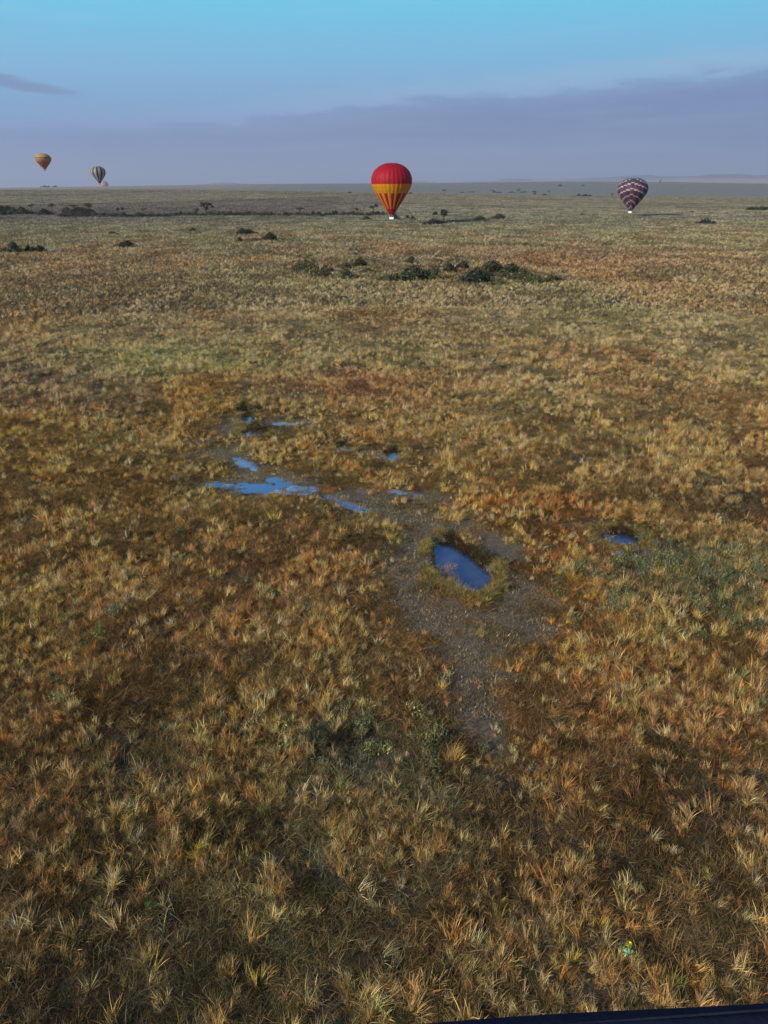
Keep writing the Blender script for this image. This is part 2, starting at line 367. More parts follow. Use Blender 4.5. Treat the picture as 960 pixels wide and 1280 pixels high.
def build_ground(gg):
    base = attr(gg, 'base').outputs['Color']; mud = attr(gg, 'mud').outputs['Fac']; wet = attr(gg, 'wet').outputs['Fac']; far = attr(gg, 'far').outputs['Fac']
    geo = gg.new('ShaderNodeNewGeometry').outputs['Position']
    n1 = gg.noise(geo, 1.6, 6, .65); n2 = gg.noise(geo, 9.0, 5, .65); n3 = gg.noise(geo, 30.0, 3, .6)
    soil = gg.ramp(n1, [(.3, (.036, .030, .021)), (.5, (.062, .050, .034)), (.7, (.10, .078, .05))])
    mudc = gg.ramp(n2, [(.28, (.050, .040, .026)), (.5, (.108, .088, .062)), (.62, (.168, .140, .102)), (.78, (.25, .212, .158))])
    mudc = gg.mix(gg.m('MULTIPLY', gg.step(n3, .52, .7), .55), mudc, (.30, .27, .21, 1))
    mudc = gg.mix(gg.m('MULTIPLY', gg.step(gg.noise(geo, .55, 5, .6), .5, .68), .55), mudc, (.085, .07, .048, 1))
    # far slopes: fine tufted mottle stretched over the grass
    f1 = gg.noise(geo, .035, 6, .7); f2 = gg.noise(geo, .25, 4, .7)
    fm = gg.m('ADD', gg.m('MULTIPLY', gg.step(f1, .34, .66), .55), gg.m('MULTIPLY', gg.step(f2, .36, .64), .55))
    farc = gg.mix(1.0, base, gg.ramp(fm, [(0.0, (.55, .55, .6)), (.5, (1, 1, 1)), (1.0, (1.35, 1.32, 1.2))]), 'MULTIPLY')
    col = gg.mix(far, soil, farc)
    mk = gg.m('ADD', mud, gg.m('MULTIPLY', gg.m('SUBTRACT', n2, .5), .7), clamp=True)
    mk = gg.m('MULTIPLY', gg.step(mk, .25, .6), gg.step(mud, .02, .2))
    col = gg.mix(mk, col, mudc)
    wk = gg.m('MULTIPLY', wet, 1.0)
    wk = gg.step(gg.m('ADD', wk, gg.m('MULTIPLY', gg.m('SUBTRACT', gg.noise(geo, 2.4, 5, .6), .5), 1.3)), .30, .62)
    wk = gg.m('MULTIPLY', wk, gg.step(wet, .02, .3))
    col = gg.mix(gg.m('MULTIPLY', wk, .6), col, (.12, .11, .12, 1))
    rough = gg.m('SUBTRACT', .95, gg.m('MULTIPLY', wk, .80))
    h = gg.m('ADD', gg.m('MULTIPLY', n2, .6), gg.m('MULTIPLY', n3, .4))
    bstr = gg.m('SUBTRACT', 1.0, gg.m('MULTIPLY', wk, .93))
    b = gg.new('ShaderNodeBump'); b.inputs['Distance'].default_value = .07; gg.put(b.inputs['Strength'], gg.m('MULTIPLY', bstr, gg.m('SUBTRACT', 1.0, far))); gg.put(b.inputs['Height'], h)
    base_s = bsdf(gg, col, rough, b.outputs[0], .3)
    gl = gg.new('ShaderNodeBsdfGlossy'); gl.inputs['Roughness'].default_value = .12; gl.inputs['Color'].default_value = (.9, .9, .95, 1); gg.put(gl.inputs['Normal'], b.outputs[0])
    mx = gg.new('ShaderNodeMixShader'); gg.put(mx.inputs[0], gg.m('MULTIPLY', wk, .62)); gg.put(mx.inputs[1], base_s); gg.put(mx.inputs[2], gl.outputs[0])
    return mx.outputs[0]
M_ground = material('earth_and_mud', build_ground)
def build_hill(gg):
    geo = gg.new('ShaderNodeNewGeometry').outputs['Position']
    n = gg.noise(geo, .0012, 6, .65)
    return bsdf(gg, gg.mix(1.0, attr(gg, 'base').outputs['Color'], gg.ramp(n, [(.3, (.6, .6, .6)), (.7, (1.4, 1.4, 1.4))]), 'MULTIPLY'), 1.0, spec=0)
M_hill = material('hill_slopes', build_hill)

DEEP = False
def build_water(gg):
    geo = gg.new('ShaderNodeNewGeometry').outputs['Position']
    n = gg.noise(geo, 3.0, 3, .6); b = bumpn(gg, n, .10, .02)
    silt = gg.noise(geo, 1.1, 4, .6)
    d = gg.new('ShaderNodeBsdfDiffuse'); gg.put(d.inputs[0], gg.ramp(silt, [(.35, (.006, .014, .055)), (.7, (.060, .058, .070))]))
    gl = gg.new('ShaderNodeBsdfGlossy'); gl.inputs['Roughness'].default_value = .03; gl.inputs['Color'].default_value = (.60, .76, 1.0, 1) if DEEP else (.74, .84, 1.0, 1); gg.put(gl.inputs['Normal'], b)
    lw = gg.new('ShaderNodeFresnel'); lw.inputs[0].default_value = 1.5
    mx = gg.new('ShaderNodeMixShader'); gg.put(mx.inputs[0], gg.m('ADD', gg.m('MULTIPLY', lw.outputs[0], 1.1 if DEEP else 1.6), .12 if DEEP else .26, clamp=True)); gg.put(mx.inputs[1], d.outputs[0]); gg.put(mx.inputs[2], gl.outputs[0])
    return mx.outputs[0]
M_water = material('still_water', build_water)
DEEP = True
M_deep = material('deep_water', build_water)

def foliage(inst, trans=.3, fixed=None, spec=False):
    def f(gg):
        v = attr(gg, 'v').outputs['Color']
        if fixed is None: base = attr(gg, 'tint', 'INSTANCER' if inst else 'OBJECT').outputs['Color']
        else: base = fixed
        c_ = gg.mix(1.0, base, v, 'MULTIPLY')
        d = gg.new('ShaderNodeBsdfDiffuse'); gg.put(d.inputs[0], c_)
        t = gg.new('ShaderNodeBsdfTranslucent'); gg.put(t.inputs[0], c_)
        mx = gg.new('ShaderNodeMixShader'); mx.inputs[0].default_value = trans
        gg.put(mx.inputs[1], d.outputs[0]); gg.put(mx.inputs[2], t.outputs[0]); return mx.outputs[0]
    return f
M_grass = material('grass_blades', foliage(True, .3))
M_tuft = material('dry_grass', foliage(False, .3))
M_leaf = material('shrub_leaves', foliage(False, .25))
def bark(gg):
    geo = gg.new('ShaderNodeNewGeometry').outputs['Position']
    n = gg.noise(gg.mapping(geo, (6, 6, 1)), 2.0, 4)
    return bsdf(gg, gg.ramp(n, [(.3, (.05, .04, .03)), (.7, (.14, .11, .085))]), .95, bumpn(gg, n, .6, .05), .1)
M_bark = material('bark', bark)

# ------------------------------------------------------------------ object helpers
def tag(o, label=None, cat=None, group=None, kind=None):
    if label: o['label'] = label
    if cat: o['category'] = cat
    if group: o['group'] = group
    if kind: o['kind'] = kind
    return o
def link(name, data, parent=None, loc=None):
    o = bpy.data.objects.new(name, data); COL.objects.link(o)
    if parent is not None: o.parent = parent
    if loc is not None: o.location = loc
    return o
def mesh_np(name, V, faces, mats=(), smooth=False, mi=None, colors=None):
    """faces: (n,k) int array or list of such arrays"""
    me = bpy.data.meshes.new(name)
    if not (isinstance(faces, list) and isinstance(faces[0], np.ndarray)): faces = [np.array(faces)]
    faces = [np.asarray(f, np.int32) for f in faces if len(f)]
    V = np.asarray(V, np.float32); me.vertices.add(len(V)); me.vertices.foreach_set('co', V.ravel())
    idx = np.concatenate([f.ravel() for f in faces]); cnt = np.concatenate([np.full(len(f), f.shape[1], np.int32) for f in faces])
    me.loops.add(len(idx)); me.loops.foreach_set('vertex_index', idx)
    me.polygons.add(len(cnt)); st = np.concatenate([[0], np.cumsum(cnt)[:-1]]).astype(np.int32)
    me.polygons.foreach_set('loop_start', st); me.polygons.foreach_set('loop_total', cnt)
    if smooth: me.polygons.foreach_set('use_smooth', np.ones(len(cnt), bool))
    for m in mats: me.materials.append(m)
    if mi is not None: me.polygons.foreach_set('material_index', np.asarray(mi, np.int32))
    if colors is not None:
        a = me.color_attributes.new('v', 'FLOAT_COLOR', 'POINT')
        c4 = np.ones((len(V), 4), np.float32); c4[:, :3] = colors; a.data.foreach_set('color', c4.ravel())
    me.update(calc_edges=True); me.validate(); return me

# ------------------------------------------------------------------ the ground sheet
az_d = np.concatenate([np.arange(-180, -40, 5.0), np.arange(-40, 40.01, .2), np.arange(45, 180.1, 5.0)])
az_r = np.radians(az_d)
rings = np.concatenate([[.5, 3, 6], np.arange(8, 16, .5), np.arange(16, 75, .14), np.arange(75, 120, .5), 120 * (60000 / 120.) ** (np.linspace(0, 1, 230))])
rings = np.unique(rings)
def sheet(name, rs, mat, label_kind='structure'):
    AA, RR = np.meshgrid(az_r, rs); x = (RR * np.sin(AA)).ravel(); y = (RR * np.cos(AA)).ravel()
    P = np.stack([x, y, np.zeros_like(x)], 1); z = ground_z(P); P[:, 2] = z
    nr, na = len(rs), len(az_r)
    i = np.arange((nr - 1)); j = np.arange(na - 1); I, J = np.meshgrid(i, j, indexing='ij')
    a = (I * na + J).ravel(); f = np.stack([a, a + na, a + na + 1, a + 1], 1)
    me = mesh_np(name, P, f[:, ::-1], [mat], smooth=True)
    P0 = P.copy()
    base = veg_rgb(P0); d = np.hypot(x, y)
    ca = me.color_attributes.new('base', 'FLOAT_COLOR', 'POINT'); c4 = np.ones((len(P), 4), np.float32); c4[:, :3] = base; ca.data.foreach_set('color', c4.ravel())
    for nm, v in (('mud', mud_mask(P0)), ('wet', wet_mask(P0)), ('far', sstep(d, 110, 420))):
        at_ = me.attributes.new(nm, 'FLOAT', 'POINT'); at_.data.foreach_set('value', v.astype(np.float32))
    o = link(name, me); tag(o, kind=label_kind); return o
near_r = rings[rings <= 19500]; far_r = rings[rings >= near_r[-1]]
gnd = sheet('ground', near_r, M_ground); gnd['label'] = 'wide flat grass plain with bare muddy channel'
hl = sheet('hills', far_r, M_hill); hl['label'] = 'low blue hills along the far horizon'

for name, lab, poly, drop in PONDS:
    cx = sum(p[0] for p in poly) / len(poly); cy_ = sum(p[1] for p in poly) / len(poly)
    n = len(poly); V = []
    for i in range(n):
        a, b = poly[i], poly[(i + 1) % n]
        for k in range(6):
            t = k / 6; x = a[0] + (b[0] - a[0]) * t; y = a[1] + (b[1] - a[1]) * t
            L = math.hypot(x - cx, y - cy_) or 1; e = .10 + rnd.uniform(-.04, .09) + (0.22 if drop > .12 else 0)
            V.append((x + (x - cx) / L * e, y + (y - cy_) / L * e, 0))
    me = bpy.data.meshes.new(name); bmm = bmesh.new()
    vs = [bmm.verts.new((p[0] - cx, p[1] - cy_, 0)) for p in V]; c0 = bmm.verts.new((0, 0, 0))
    for i in range(len(vs)): bmm.faces.new((vs[i], vs[(i + 1) % len(vs)], c0))
    bmesh.ops.recalc_face_normals(bmm, faces=bmm.faces)
    for f in bmm.faces:
        if f.normal.z < 0: f.normal_flip()
    bmm.to_mesh(me); bmm.free(); me.materials.append(M_deep if drop > .12 else M_water)
    tag(link(name, me, None, (cx, cy_, -drop)), lab, kind='structure')
for x, y, w, h, lab in [(60, 313, 15, 1.3, 'pale strip of water beside the four shrubs at the far left'), (173, 306.3, 6, 1.0, 'pale sliver of water right of the lone shrub')]:
    p = at(x, y); sl = p.length; rx = w * sl / 1000; ry = h * sl / 1000 / (CAM_H / sl)
    V = [(0, 0, 0)] + [(rx * math.cos(t) * (1 + .2 * math.sin(3 * t)), ry * math.sin(t) * (1 + .25 * math.sin(5 * t)), 0) for t in np.linspace(0, 2 * math.pi, 33)[:-1]]
    me = mesh_np('pool', V, [(0, i + 1, (i + 1) % 32 + 1) for i in range(32)], [M_water])
    z = float(max(terrain(p.x + a_, p.y + b_) for a_ in (-rx, 0, rx) for b_ in (-ry, 0, ry))) + .12
    tag(link('puddle', me, None, (p.x, p.y, z)), lab, kind='structure')

# ------------------------------------------------------------------ grass blades
def blades(seed, n, radius, length, lean, width, curve=.6, segs=3, var=.35, clump=0.0, gold=0.0, green=0.0, upright_center=False):
    """ribbons in 3-D; returns verts, faces, colours"""
    r = np.random.default_rng(seed)
    rr = radius * np.sqrt(r.random(n)); th = r.random(n) * 2 * np.pi
    bx, by = rr * np.cos(th), rr * np.sin(th)
    if clump:
        k = r.integers(0, int(clump), n); cx = r.normal(0, radius * .55, int(clump)); cyy = r.normal(0, radius * .55, int(clump))
        bx = cx[k] + bx * .35; by = cyy[k] + by * .35
    L = r.uniform(*length, n); le = r.uniform(*lean, n); ph = r.random(n) * 2 * np.pi
    if upright_center: ph = np.arctan2(by, bx) + r.normal(0, .7, n); le = lean[0] + (lean[1] - lean[0]) * (np.clip(rr / radius, 0, 1) * .7 + r.random(n) * .3)
    if clump: cp = r.random(int(clump)) * 2 * np.pi; ph = cp[k] + r.normal(0, .55, n)
    W = r.uniform(*width, n); cv = r.uniform(.3, 1.3, n) * curve
    side = ph + np.pi / 2 + r.normal(0, .9, n)
    V = []; p = np.stack([bx, by, np.full(n, -.03)], 1)
    s = np.stack([np.cos(side), np.sin(side), r.normal(0, .35, n)], 1)
    for i in range(segs + 1):
        t = i / segs; w = W * (1 - t ** 1.6) * .5 + .0008
        V.append(p - s * w[:, None]); V.append(p + s * w[:, None])
        a = np.minimum(le + cv * t, 1.9)
        p = p + (L / segs)[:, None] * np.stack([np.sin(a) * np.cos(ph), np.sin(a) * np.sin(ph), np.cos(a)], 1)
        p[:, 2] = np.maximum(p[:, 2], .015 + .02 * r.random(n))
    V = np.stack(V, 1).reshape(-1, 3); k0 = np.arange(n) * 2 * (segs + 1); Fs = []
    for i in range(segs):
        Fs.append(np.stack([k0 + 2 * i, k0 + 2 * i + 1, k0 + 2 * i + 3, k0 + 2 * i + 2], 1))
    br = np.exp(r.normal(0, var, n)); warm = r.normal(0, .10, n)
    c = np.stack([br * (1 + warm), br, br * (1 - warm)], 1)
    if gold: q = r.random(n) < gold; c[q] *= np.array((1.7, 1.5, 1.2))
    if green: q = r.random(n) < green; c[q] *= np.array((.55, .95, .7))
    return V, np.concatenate(Fs), np.repeat(np.clip(c, .1, 3.2), 2 * (segs + 1), 0)
def proto(name, *parts):
    """one grass clump mesh out of several blade sets"""
    V = []; Fc = []; C = []; o = 0
    for v, f, c in parts: V.append(v); Fc.append(f + o); C.append(c); o += len(v)
    me = mesh_np(name, np.concatenate(V), np.concatenate(Fc), [M_grass], colors=np.concatenate(C)); return bpy.data.objects.new(name, me)

def scatter(name, P, rot, scl, idx, tint, protos, label):
    coll = bpy.data.collections.new(name + '_sources')
    for o in protos: coll.objects.link(o)
    me = bpy.data.meshes.new(name); n = len(P); me.vertices.add(n); me.vertices.foreach_set('co', P.astype(np.float32).ravel())
    for nm, ty, dat in (('rot', 'FLOAT_VECTOR', rot), ('scl', 'FLOAT_VECTOR', scl)):
        a = me.attributes.new(nm, ty, 'POINT'); a.data.foreach_set('vector', dat.astype(np.float32).ravel())
    a = me.attributes.new('idx', 'INT', 'POINT'); a.data.foreach_set('value', idx.astype(np.int32))
    a = me.attributes.new('tint', 'FLOAT_COLOR', 'POINT'); c4 = np.ones((n, 4), np.float32); c4[:, :3] = np.minimum(tint, np.array((.60, .50, .34))); a.data.foreach_set('color', c4.ravel())
    o = link(name, me); tag(o, label, kind='stuff')
    ng = bpy.data.node_groups.new(name, 'GeometryNodeTree')
    ng.interface.new_socket('Geometry', in_out='INPUT', socket_type='NodeSocketGeometry'); ng.interface.new_socket('Geometry', in_out='OUTPUT', socket_type='NodeSocketGeometry')
    gi = ng.nodes.new('NodeGroupInput'); go = ng.nodes.new('NodeGroupOutput'); ip = ng.nodes.new('GeometryNodeInstanceOnPoints'); ci = ng.nodes.new('GeometryNodeCollectionInfo')
    ci.inputs['Collection'].default_value = coll; ci.inputs['Separate Children'].default_value = True; ci.inputs['Reset Children'].default_value = True
    def na(nm, ty): x = ng.nodes.new('GeometryNodeInputNamedAttribute'); x.data_type = ty; x.inputs[0].default_value = nm; return next(s for s in x.outputs if s.enabled and s.name == 'Attribute')
    ng.links.new(gi.outputs[0], ip.inputs['Points']); ng.links.new(ci.outputs[0], ip.inputs['Instance']); ip.inputs['Pick Instance'].default_value = True
    ng.links.new(na('idx', 'INT'), ip.inputs['Instance Index']); ng.links.new(na('scl', 'FLOAT_VECTOR'), ip.inputs['Scale'])
    er = ng.nodes.new('FunctionNodeEulerToRotation'); ng.links.new(na('rot', 'FLOAT_VECTOR'), er.inputs[0]); ng.links.new(er.outputs[0], ip.inputs['Rotation'])
    ng.links.new(ip.outputs[0], go.inputs[0])
    md = o.modifiers.new('scatter', 'NODES'); md.node_group = ng
    return o
def sample(dens, dmin, dmax, half=R(40), cells=400):
    """points over the wedge in view; dens(d) per square metre"""
    ds = np.linspace(dmin, dmax, cells + 1); out = []
    for a, b in zip(ds[:-1], ds[1:]):
        area = half * (b * b - a * a); n = rng.poisson(area * dens((a + b) / 2))
        r = np.sqrt(rng.uniform(a * a, b * b, n)); t = rng.uniform(-half, half, n)
        out.append(np.stack([r * np.sin(t), r * np.cos(t), np.zeros(n)], 1))
    return np.concatenate(out)

# near mat of flopped tangled grass
mats_p = [proto('grass_mat_%d' % i,
    blades(100 + i, 190, .55, (.16, .48), (.6, 1.5), (.006, .013), 1.0, 3, .42, clump=16),
    blades(140 + i, 90, .5, (.18, .45), (.2, .95), (.006, .013), .9, 3, .38, clump=12)) for i in range(10)]
tuft_p = [proto('grass_tuft_%d' % i,
    blades(200 + i, 60, .15, (.18, .52), (.02, .75), (.007, .015), .7, 3, .32, gold=.25, clump=3 + i % 4),
    blades(240 + i, 34, .20, (.15, .42), (.1, 1.2), (.007, .014), .8, 3, .38)) for i in range(12)]
farm_p = [proto('grass_far_%d' % i,
    blades(300 + i, 30, .42, (.2, .45), (.3, 1.2), (.03, .06), .6, 2, .35, clump=5),
    blades(340 + i, 18, .16, (.4, .75), (.02, .55), (.03, .055), .4, 2, .28, gold=.3)) for i in range(6)]
def hfac(P, lo=.42):
    """grass stays short beside the mud and the water"""
    m = mask(P, MUD + WET, 5.0, .4); d, dr = pond_field(P)
    m = np.maximum(m, (1 - sstep(d, .6, 3.2)) * (dr > .035))
    return 1 - (1 - lo) * m
def veg_keep(P, soft=.9):
    m = mud_mask(P); d, _ = pond_field(P)
    return (rng.random(len(P)) > m * soft) & (d > .22)
def jit(n, a): return np.exp(rng.normal(0, a, n))[:, None]
def huejit(n, a):
    w = rng.normal(0, a, n); return np.stack([1 + w, np.ones(n), 1 - w], 1)
def place(P, lean=.12):
    P = P.copy(); P[:, 2] = ground_z(P); n = len(P)
    rot = np.stack([rng.normal(0, lean, n), rng.normal(0, lean, n), rng.uniform(0, 2 * np.pi, n)], 1); return P, rot

P = sample(lambda d: 5.4 if d < 40 else 5.4 * 40 / d, 7, 110); P = P[veg_keep(P, .93)]
P, rot = place(P); n = len(P); d = np.hypot(P[:, 0], P[:, 1])
s = rng.uniform(.7, 1.25, n) * (1 + .25 * sstep(d, 40, 110)); hgt = .45 + .75 * fbm(P[:, 0] / 3.1, P[:, 1] / 3.1, 91, 3)
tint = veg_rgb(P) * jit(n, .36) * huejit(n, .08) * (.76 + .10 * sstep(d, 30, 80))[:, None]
dk = sstep(fbm(P[:, 0] / 1.7, P[:, 1] / 1.7, 93, 3), .52, .36)[:, None]; tint = tint * (1 - (.32 - .05 * sstep(d, 30, 80))[:, None] * dk)
scatter('grass', P, rot, np.stack([s, s, s * hgt * hfac(P)], 1), rng.integers(0, len(mats_p), n), tint, mats_p, 'tangled brown and olive grass covering the near plain')

P = sample(lambda d: 20.0 if d < 30 else 20.0 * (30 / d) ** .85, 7, 112); P = P[veg_keep(P, 1.0) & (mud_mask(P) < .85)]
cl = fbm(P[:, 0] / 2.6, P[:, 1] / 2.6, 95, 3); P = P[rng.random(len(P)) < .16 + 1.1 * sstep(cl, .40, .62)]
P, rot = place(P, .16); n = len(P)
s = np.clip(np.exp(rng.normal(-.46, .34, n)), .28, 1.3) * (1 + .15 * sstep(np.hypot(P[:, 0], P[:, 1]), 30, 90)) * (.75 + .5 * fbm(P[:, 0] / 6, P[:, 1] / 6, 97, 2)) * hfac(P, .55)
pale = sstep(rng.random(n), .66, .97)[:, None]; vr = veg_rgb(P); gk = sstep(vr[:, 1] / vr[:, 0], .86, .98)[:, None]; pale = pale * (1 - .7 * gk)
tint = veg_rgb(P) * jit(n, .42) * huejit(n, .11) * (np.array((1.80, 1.64, 1.50)) * (1 - .25 * gk)); tint = tint * (1 - .6 * pale) + np.array((.74, .60, .29)) * .6 * pale
grn = (rng.random(n) < .05)[:, None]; tint = np.where(grn, tint * np.array((.72, .92, .7)), tint)
scatter('tussock_grass', P, rot, np.stack([s, s, s * rng.uniform(.8, 1.25, n)], 1), rng.integers(0, len(tuft_p), n), tint, tuft_p, 'straw coloured upright grass tufts standing out of the near plain')

P = sample(lambda d: 2.6 if d < 150 else max(.5, 2.6 * 150 / d * (150 / d) ** .3) if d < 760 else .5 * (760 / d) ** 2.2, 105, 1460); P = P[veg_keep(P)]
P, rot = place(P); n = len(P); d = np.hypot(P[:, 0], P[:, 1])
s = np.clip(np.exp(rng.normal(-.2, .25, n)), .45, 1.4) * (1 + .55 * sstep(d, 110, 500) + 1.2 * sstep(d, 700, 1300)); h = s * (.8 - .45 * sstep(d, 300, 700) - .15 * sstep(d, 700, 1200))
cl = fbm(P[:, 0] / 7, P[:, 1] / 9, 99, 3)
tint = veg_rgb(P) * jit(n, .36) * huejit(n, .05) * (.80 + .5 * sstep(cl, .35, .65))[:, None]
scatter('distant_grass', P, rot, np.stack([s, s, h], 1), rng.integers(0, len(farm_p), n), tint * 1.10 * (1 + (np.where(rng.random(n) < .35, .55, 1.12) - 1) * (1 - .7 * sstep(d, 150, 420)))[:, None], farm_p, 'brown and grey green grass on the plain further off')  # random share of tufts tinted darker: shaded gaps put into the colour

# short litter and sprigs on the bare mud
litter_p = [proto('litter_%d' % i, blades(400 + i, 26, .30, (.05, .16), (.6, 1.5), (.008, .018), .4, 2, .5), blades(430 + i, 8, .3, (.08, .2), (.1, .7), (.008, .014), .4, 2, .4)) for i in range(5)]
P = sample(lambda d: 13.0, 18, 75); m = mud_mask(P); dd, _ = pond_field(P); w = wet_mask(P)
P = P[(m > .25) & (dd > .05) & (rng.random(len(P)) > w * .85) & (fbm(P[:, 0] / 1.5, P[:, 1] / 1.5, 105, 3) > .36)]
P, rot = place(P, .05); n = len(P); s = rng.uniform(.6, 1.3, n)
tint = (veg_rgb(P) * .35 + np.array((.19, .165, .11)) * .65) * jit(n, .45)
scatter('grass_litter', P, rot, np.stack([s, s, s], 1), rng.integers(0, 5, n), tint, litter_p, 'dry litter and short sprigs strewn over the bare mud')

# leafy herbs
def leaves(seed, n, radius, height, size, var=.35, dome=True, lumps=0):
    r = np.random.default_rng(seed)
    th = r.random(n) * 2 * np.pi; u = r.random(n)
    if lumps:
        lc = np.stack([r.normal(0, .5, lumps), r.normal(0, .5, lumps), r.uniform(.05, .75, lumps)], 1); lc[:, 2] *= np.clip(1.1 - np.hypot(lc[:, 0], lc[:, 1]) * .8, .15, 1)
        lr = r.uniform(.26, .46, lumps); k = r.integers(0, lumps, n)
        dv = r.normal(size=(n, 3)); dv /= np.linalg.norm(dv, axis=1)[:, None]
        c = lc[k] + dv * (lr[k] * r.uniform(.75, 1.05, n))[:, None]; c[:, 2] = np.abs(c[:, 2])
        c = c * np.array((radius, radius, height)); nrm = dv; lb = np.exp(r.normal(0, .25, lumps))[k]
    else:
        ph = np.arccos(u); rr = r.random(n) ** .35
        c = np.stack([np.sin(ph) * np.cos(th), np.sin(ph) * np.sin(th), np.cos(ph)], 1) * rr[:, None] * np.array((radius, radius, height)); nrm = c / (np.linalg.norm(c, axis=1)[:, None] + 1e-6); lb = np.ones(n)
    nrm = nrm + r.normal(0, .55, (n, 3)); nrm /= np.linalg.norm(nrm, axis=1)[:, None]
    a = np.cross(nrm, r.normal(size=(n, 3))); a /= np.linalg.norm(a, axis=1)[:, None]; b = np.cross(nrm, a)
    sz = (size * r.uniform(.6, 1.4, n))[:, None]
    V = np.stack([c - a * sz, c - b * sz * .5, c + a * sz, c + b * sz * .5], 1).reshape(-1, 3)
    f = np.arange(n * 4).reshape(n, 4); br = lb * np.exp(r.normal(0, var, n)); w = r.normal(0, .08, n)
    col = np.repeat(np.clip(np.stack([br * (1 + w), br, br * (1 - w)], 1), .2, 2.5), 4, 0)
    return V, f, col
herb_p = [proto('herb_%d' % i, leaves(500 + i, 150, .30, .30, .026, .35), blades(520 + i, 30, .28, (.2, .5), (.1, .8), (.008, .016), .4, 2, .35)) for i in range(5)]
HZ = [(870, 730, 125, 55, 1.0), (420, 915, 75, 42, .75), (610, 955, 60, 25, .3), (470, 960, 60, 40, .4), (780, 720, 60, 30, .5), (930, 770, 70, 30, .7), (310, 505, 12, 8, 1.), (530, 930, 60, 60, .3)]
P = sample(lambda d: 7.0, 10, 75); px, py = project(P); k = np.zeros(len(P)) + .02 * sstep(np.hypot(P[:, 0], P[:, 1]), 18, 30)
for zx, zy, rx, ry, w in HZ: k = np.maximum(k, w * np.exp(-(((px - zx) / rx) ** 2 + ((py - zy) / ry) ** 2) ** 2))
k *= sstep(fbm(P[:, 0] / 2, P[:, 1] / 2, 107, 3), .30, .50)
P = P[(rng.random(len(P)) < k) & veg_keep(P, .8)]
P, rot = place(P, .1); n = len(P); s = rng.uniform(.6, 1.5, n)
gr = np.array([(.20, .21, .10), (.25, .24, .14), (.30, .29, .10), (.15, .165, .08)])[rng.integers(0, 4, n)]
scatter('herbs', P, rot, np.stack([s, s, s * rng.uniform(.7, 1.2, n)], 1), rng.integers(0, 5, n), gr * jit(n, .25), herb_p, 'grey green leafy herbs growing in low patches')

# rank grass that leans over the pond banks
bank_p = [proto('bank_grass_%d' % i, blades(600 + i, 70, .16, (.25, .55), (.1, 1.1), (.010, .02), .8, 3, .35, upright_center=True)) for i in range(4)]
pts = []; tin = []
for pi, (nm, lb, poly, drop) in enumerate(PONDS):
    n_ = len(poly); cx = sum(p[0] for p in poly) / n_; cy_ = sum(p[1] for p in poly) / n_
    if drop < .05: continue
    per = 1100 if pi == 0 else (170 if pi == 1 else 110)
    for _ in range(per):
        i = rnd.randrange(n_); a, b = poly[i], poly[(i + 1) % n_]; t = rnd.random()
        x = a[0] + (b[0] - a[0]) * t; y = a[1] + (b[1] - a[1]) * t; L = math.hypot(x - cx, y - cy_)
        e = abs(rnd.gauss(.12, .3 if pi == 0 else .25))
        if y < cy_ + .1 or x < cx - .35: e += .5          # the near bank keeps its grass clear of the water
        v = rnd.random()
        far_side = y > cy_ and x > cx - .6 or x > cx + .5
        if pi == 0 and not far_side and float(fbm(np.array([x * 1.6]), np.array([y * 1.6]), 131, 2)[0]) < .50 + rnd.uniform(-.06, .06): continue
        if pi == 0 and far_side: e = e * .8 + .1 * math.sin(x * 7 + y * 4)
        pts.append((x + (x - cx) / L * e, y + (y - cy_) / L * e, 0))
        inner = e < (.5 if pi == 0 else .3)
        tin.append(((.06, .065, .03) if v < .6 else (.10, .055, .03)) if inner and (y > cy_ - .1 or rnd.random() < .25) else ((.34, .25, .09) if v < .6 else (.20, .19, .08)))
P, rot = place(np.array(pts), .3); n = len(P); s = np.clip(np.exp(rng.normal(-.7, .35, n)), .25, 1.0)
scatter('bank_grass', P, rot, np.stack([s, s, s], 1), rng.integers(0, 4, n), np.array(tin) * jit(n, .25), bank_p, 'rank grass fringing the pond and pool banks')

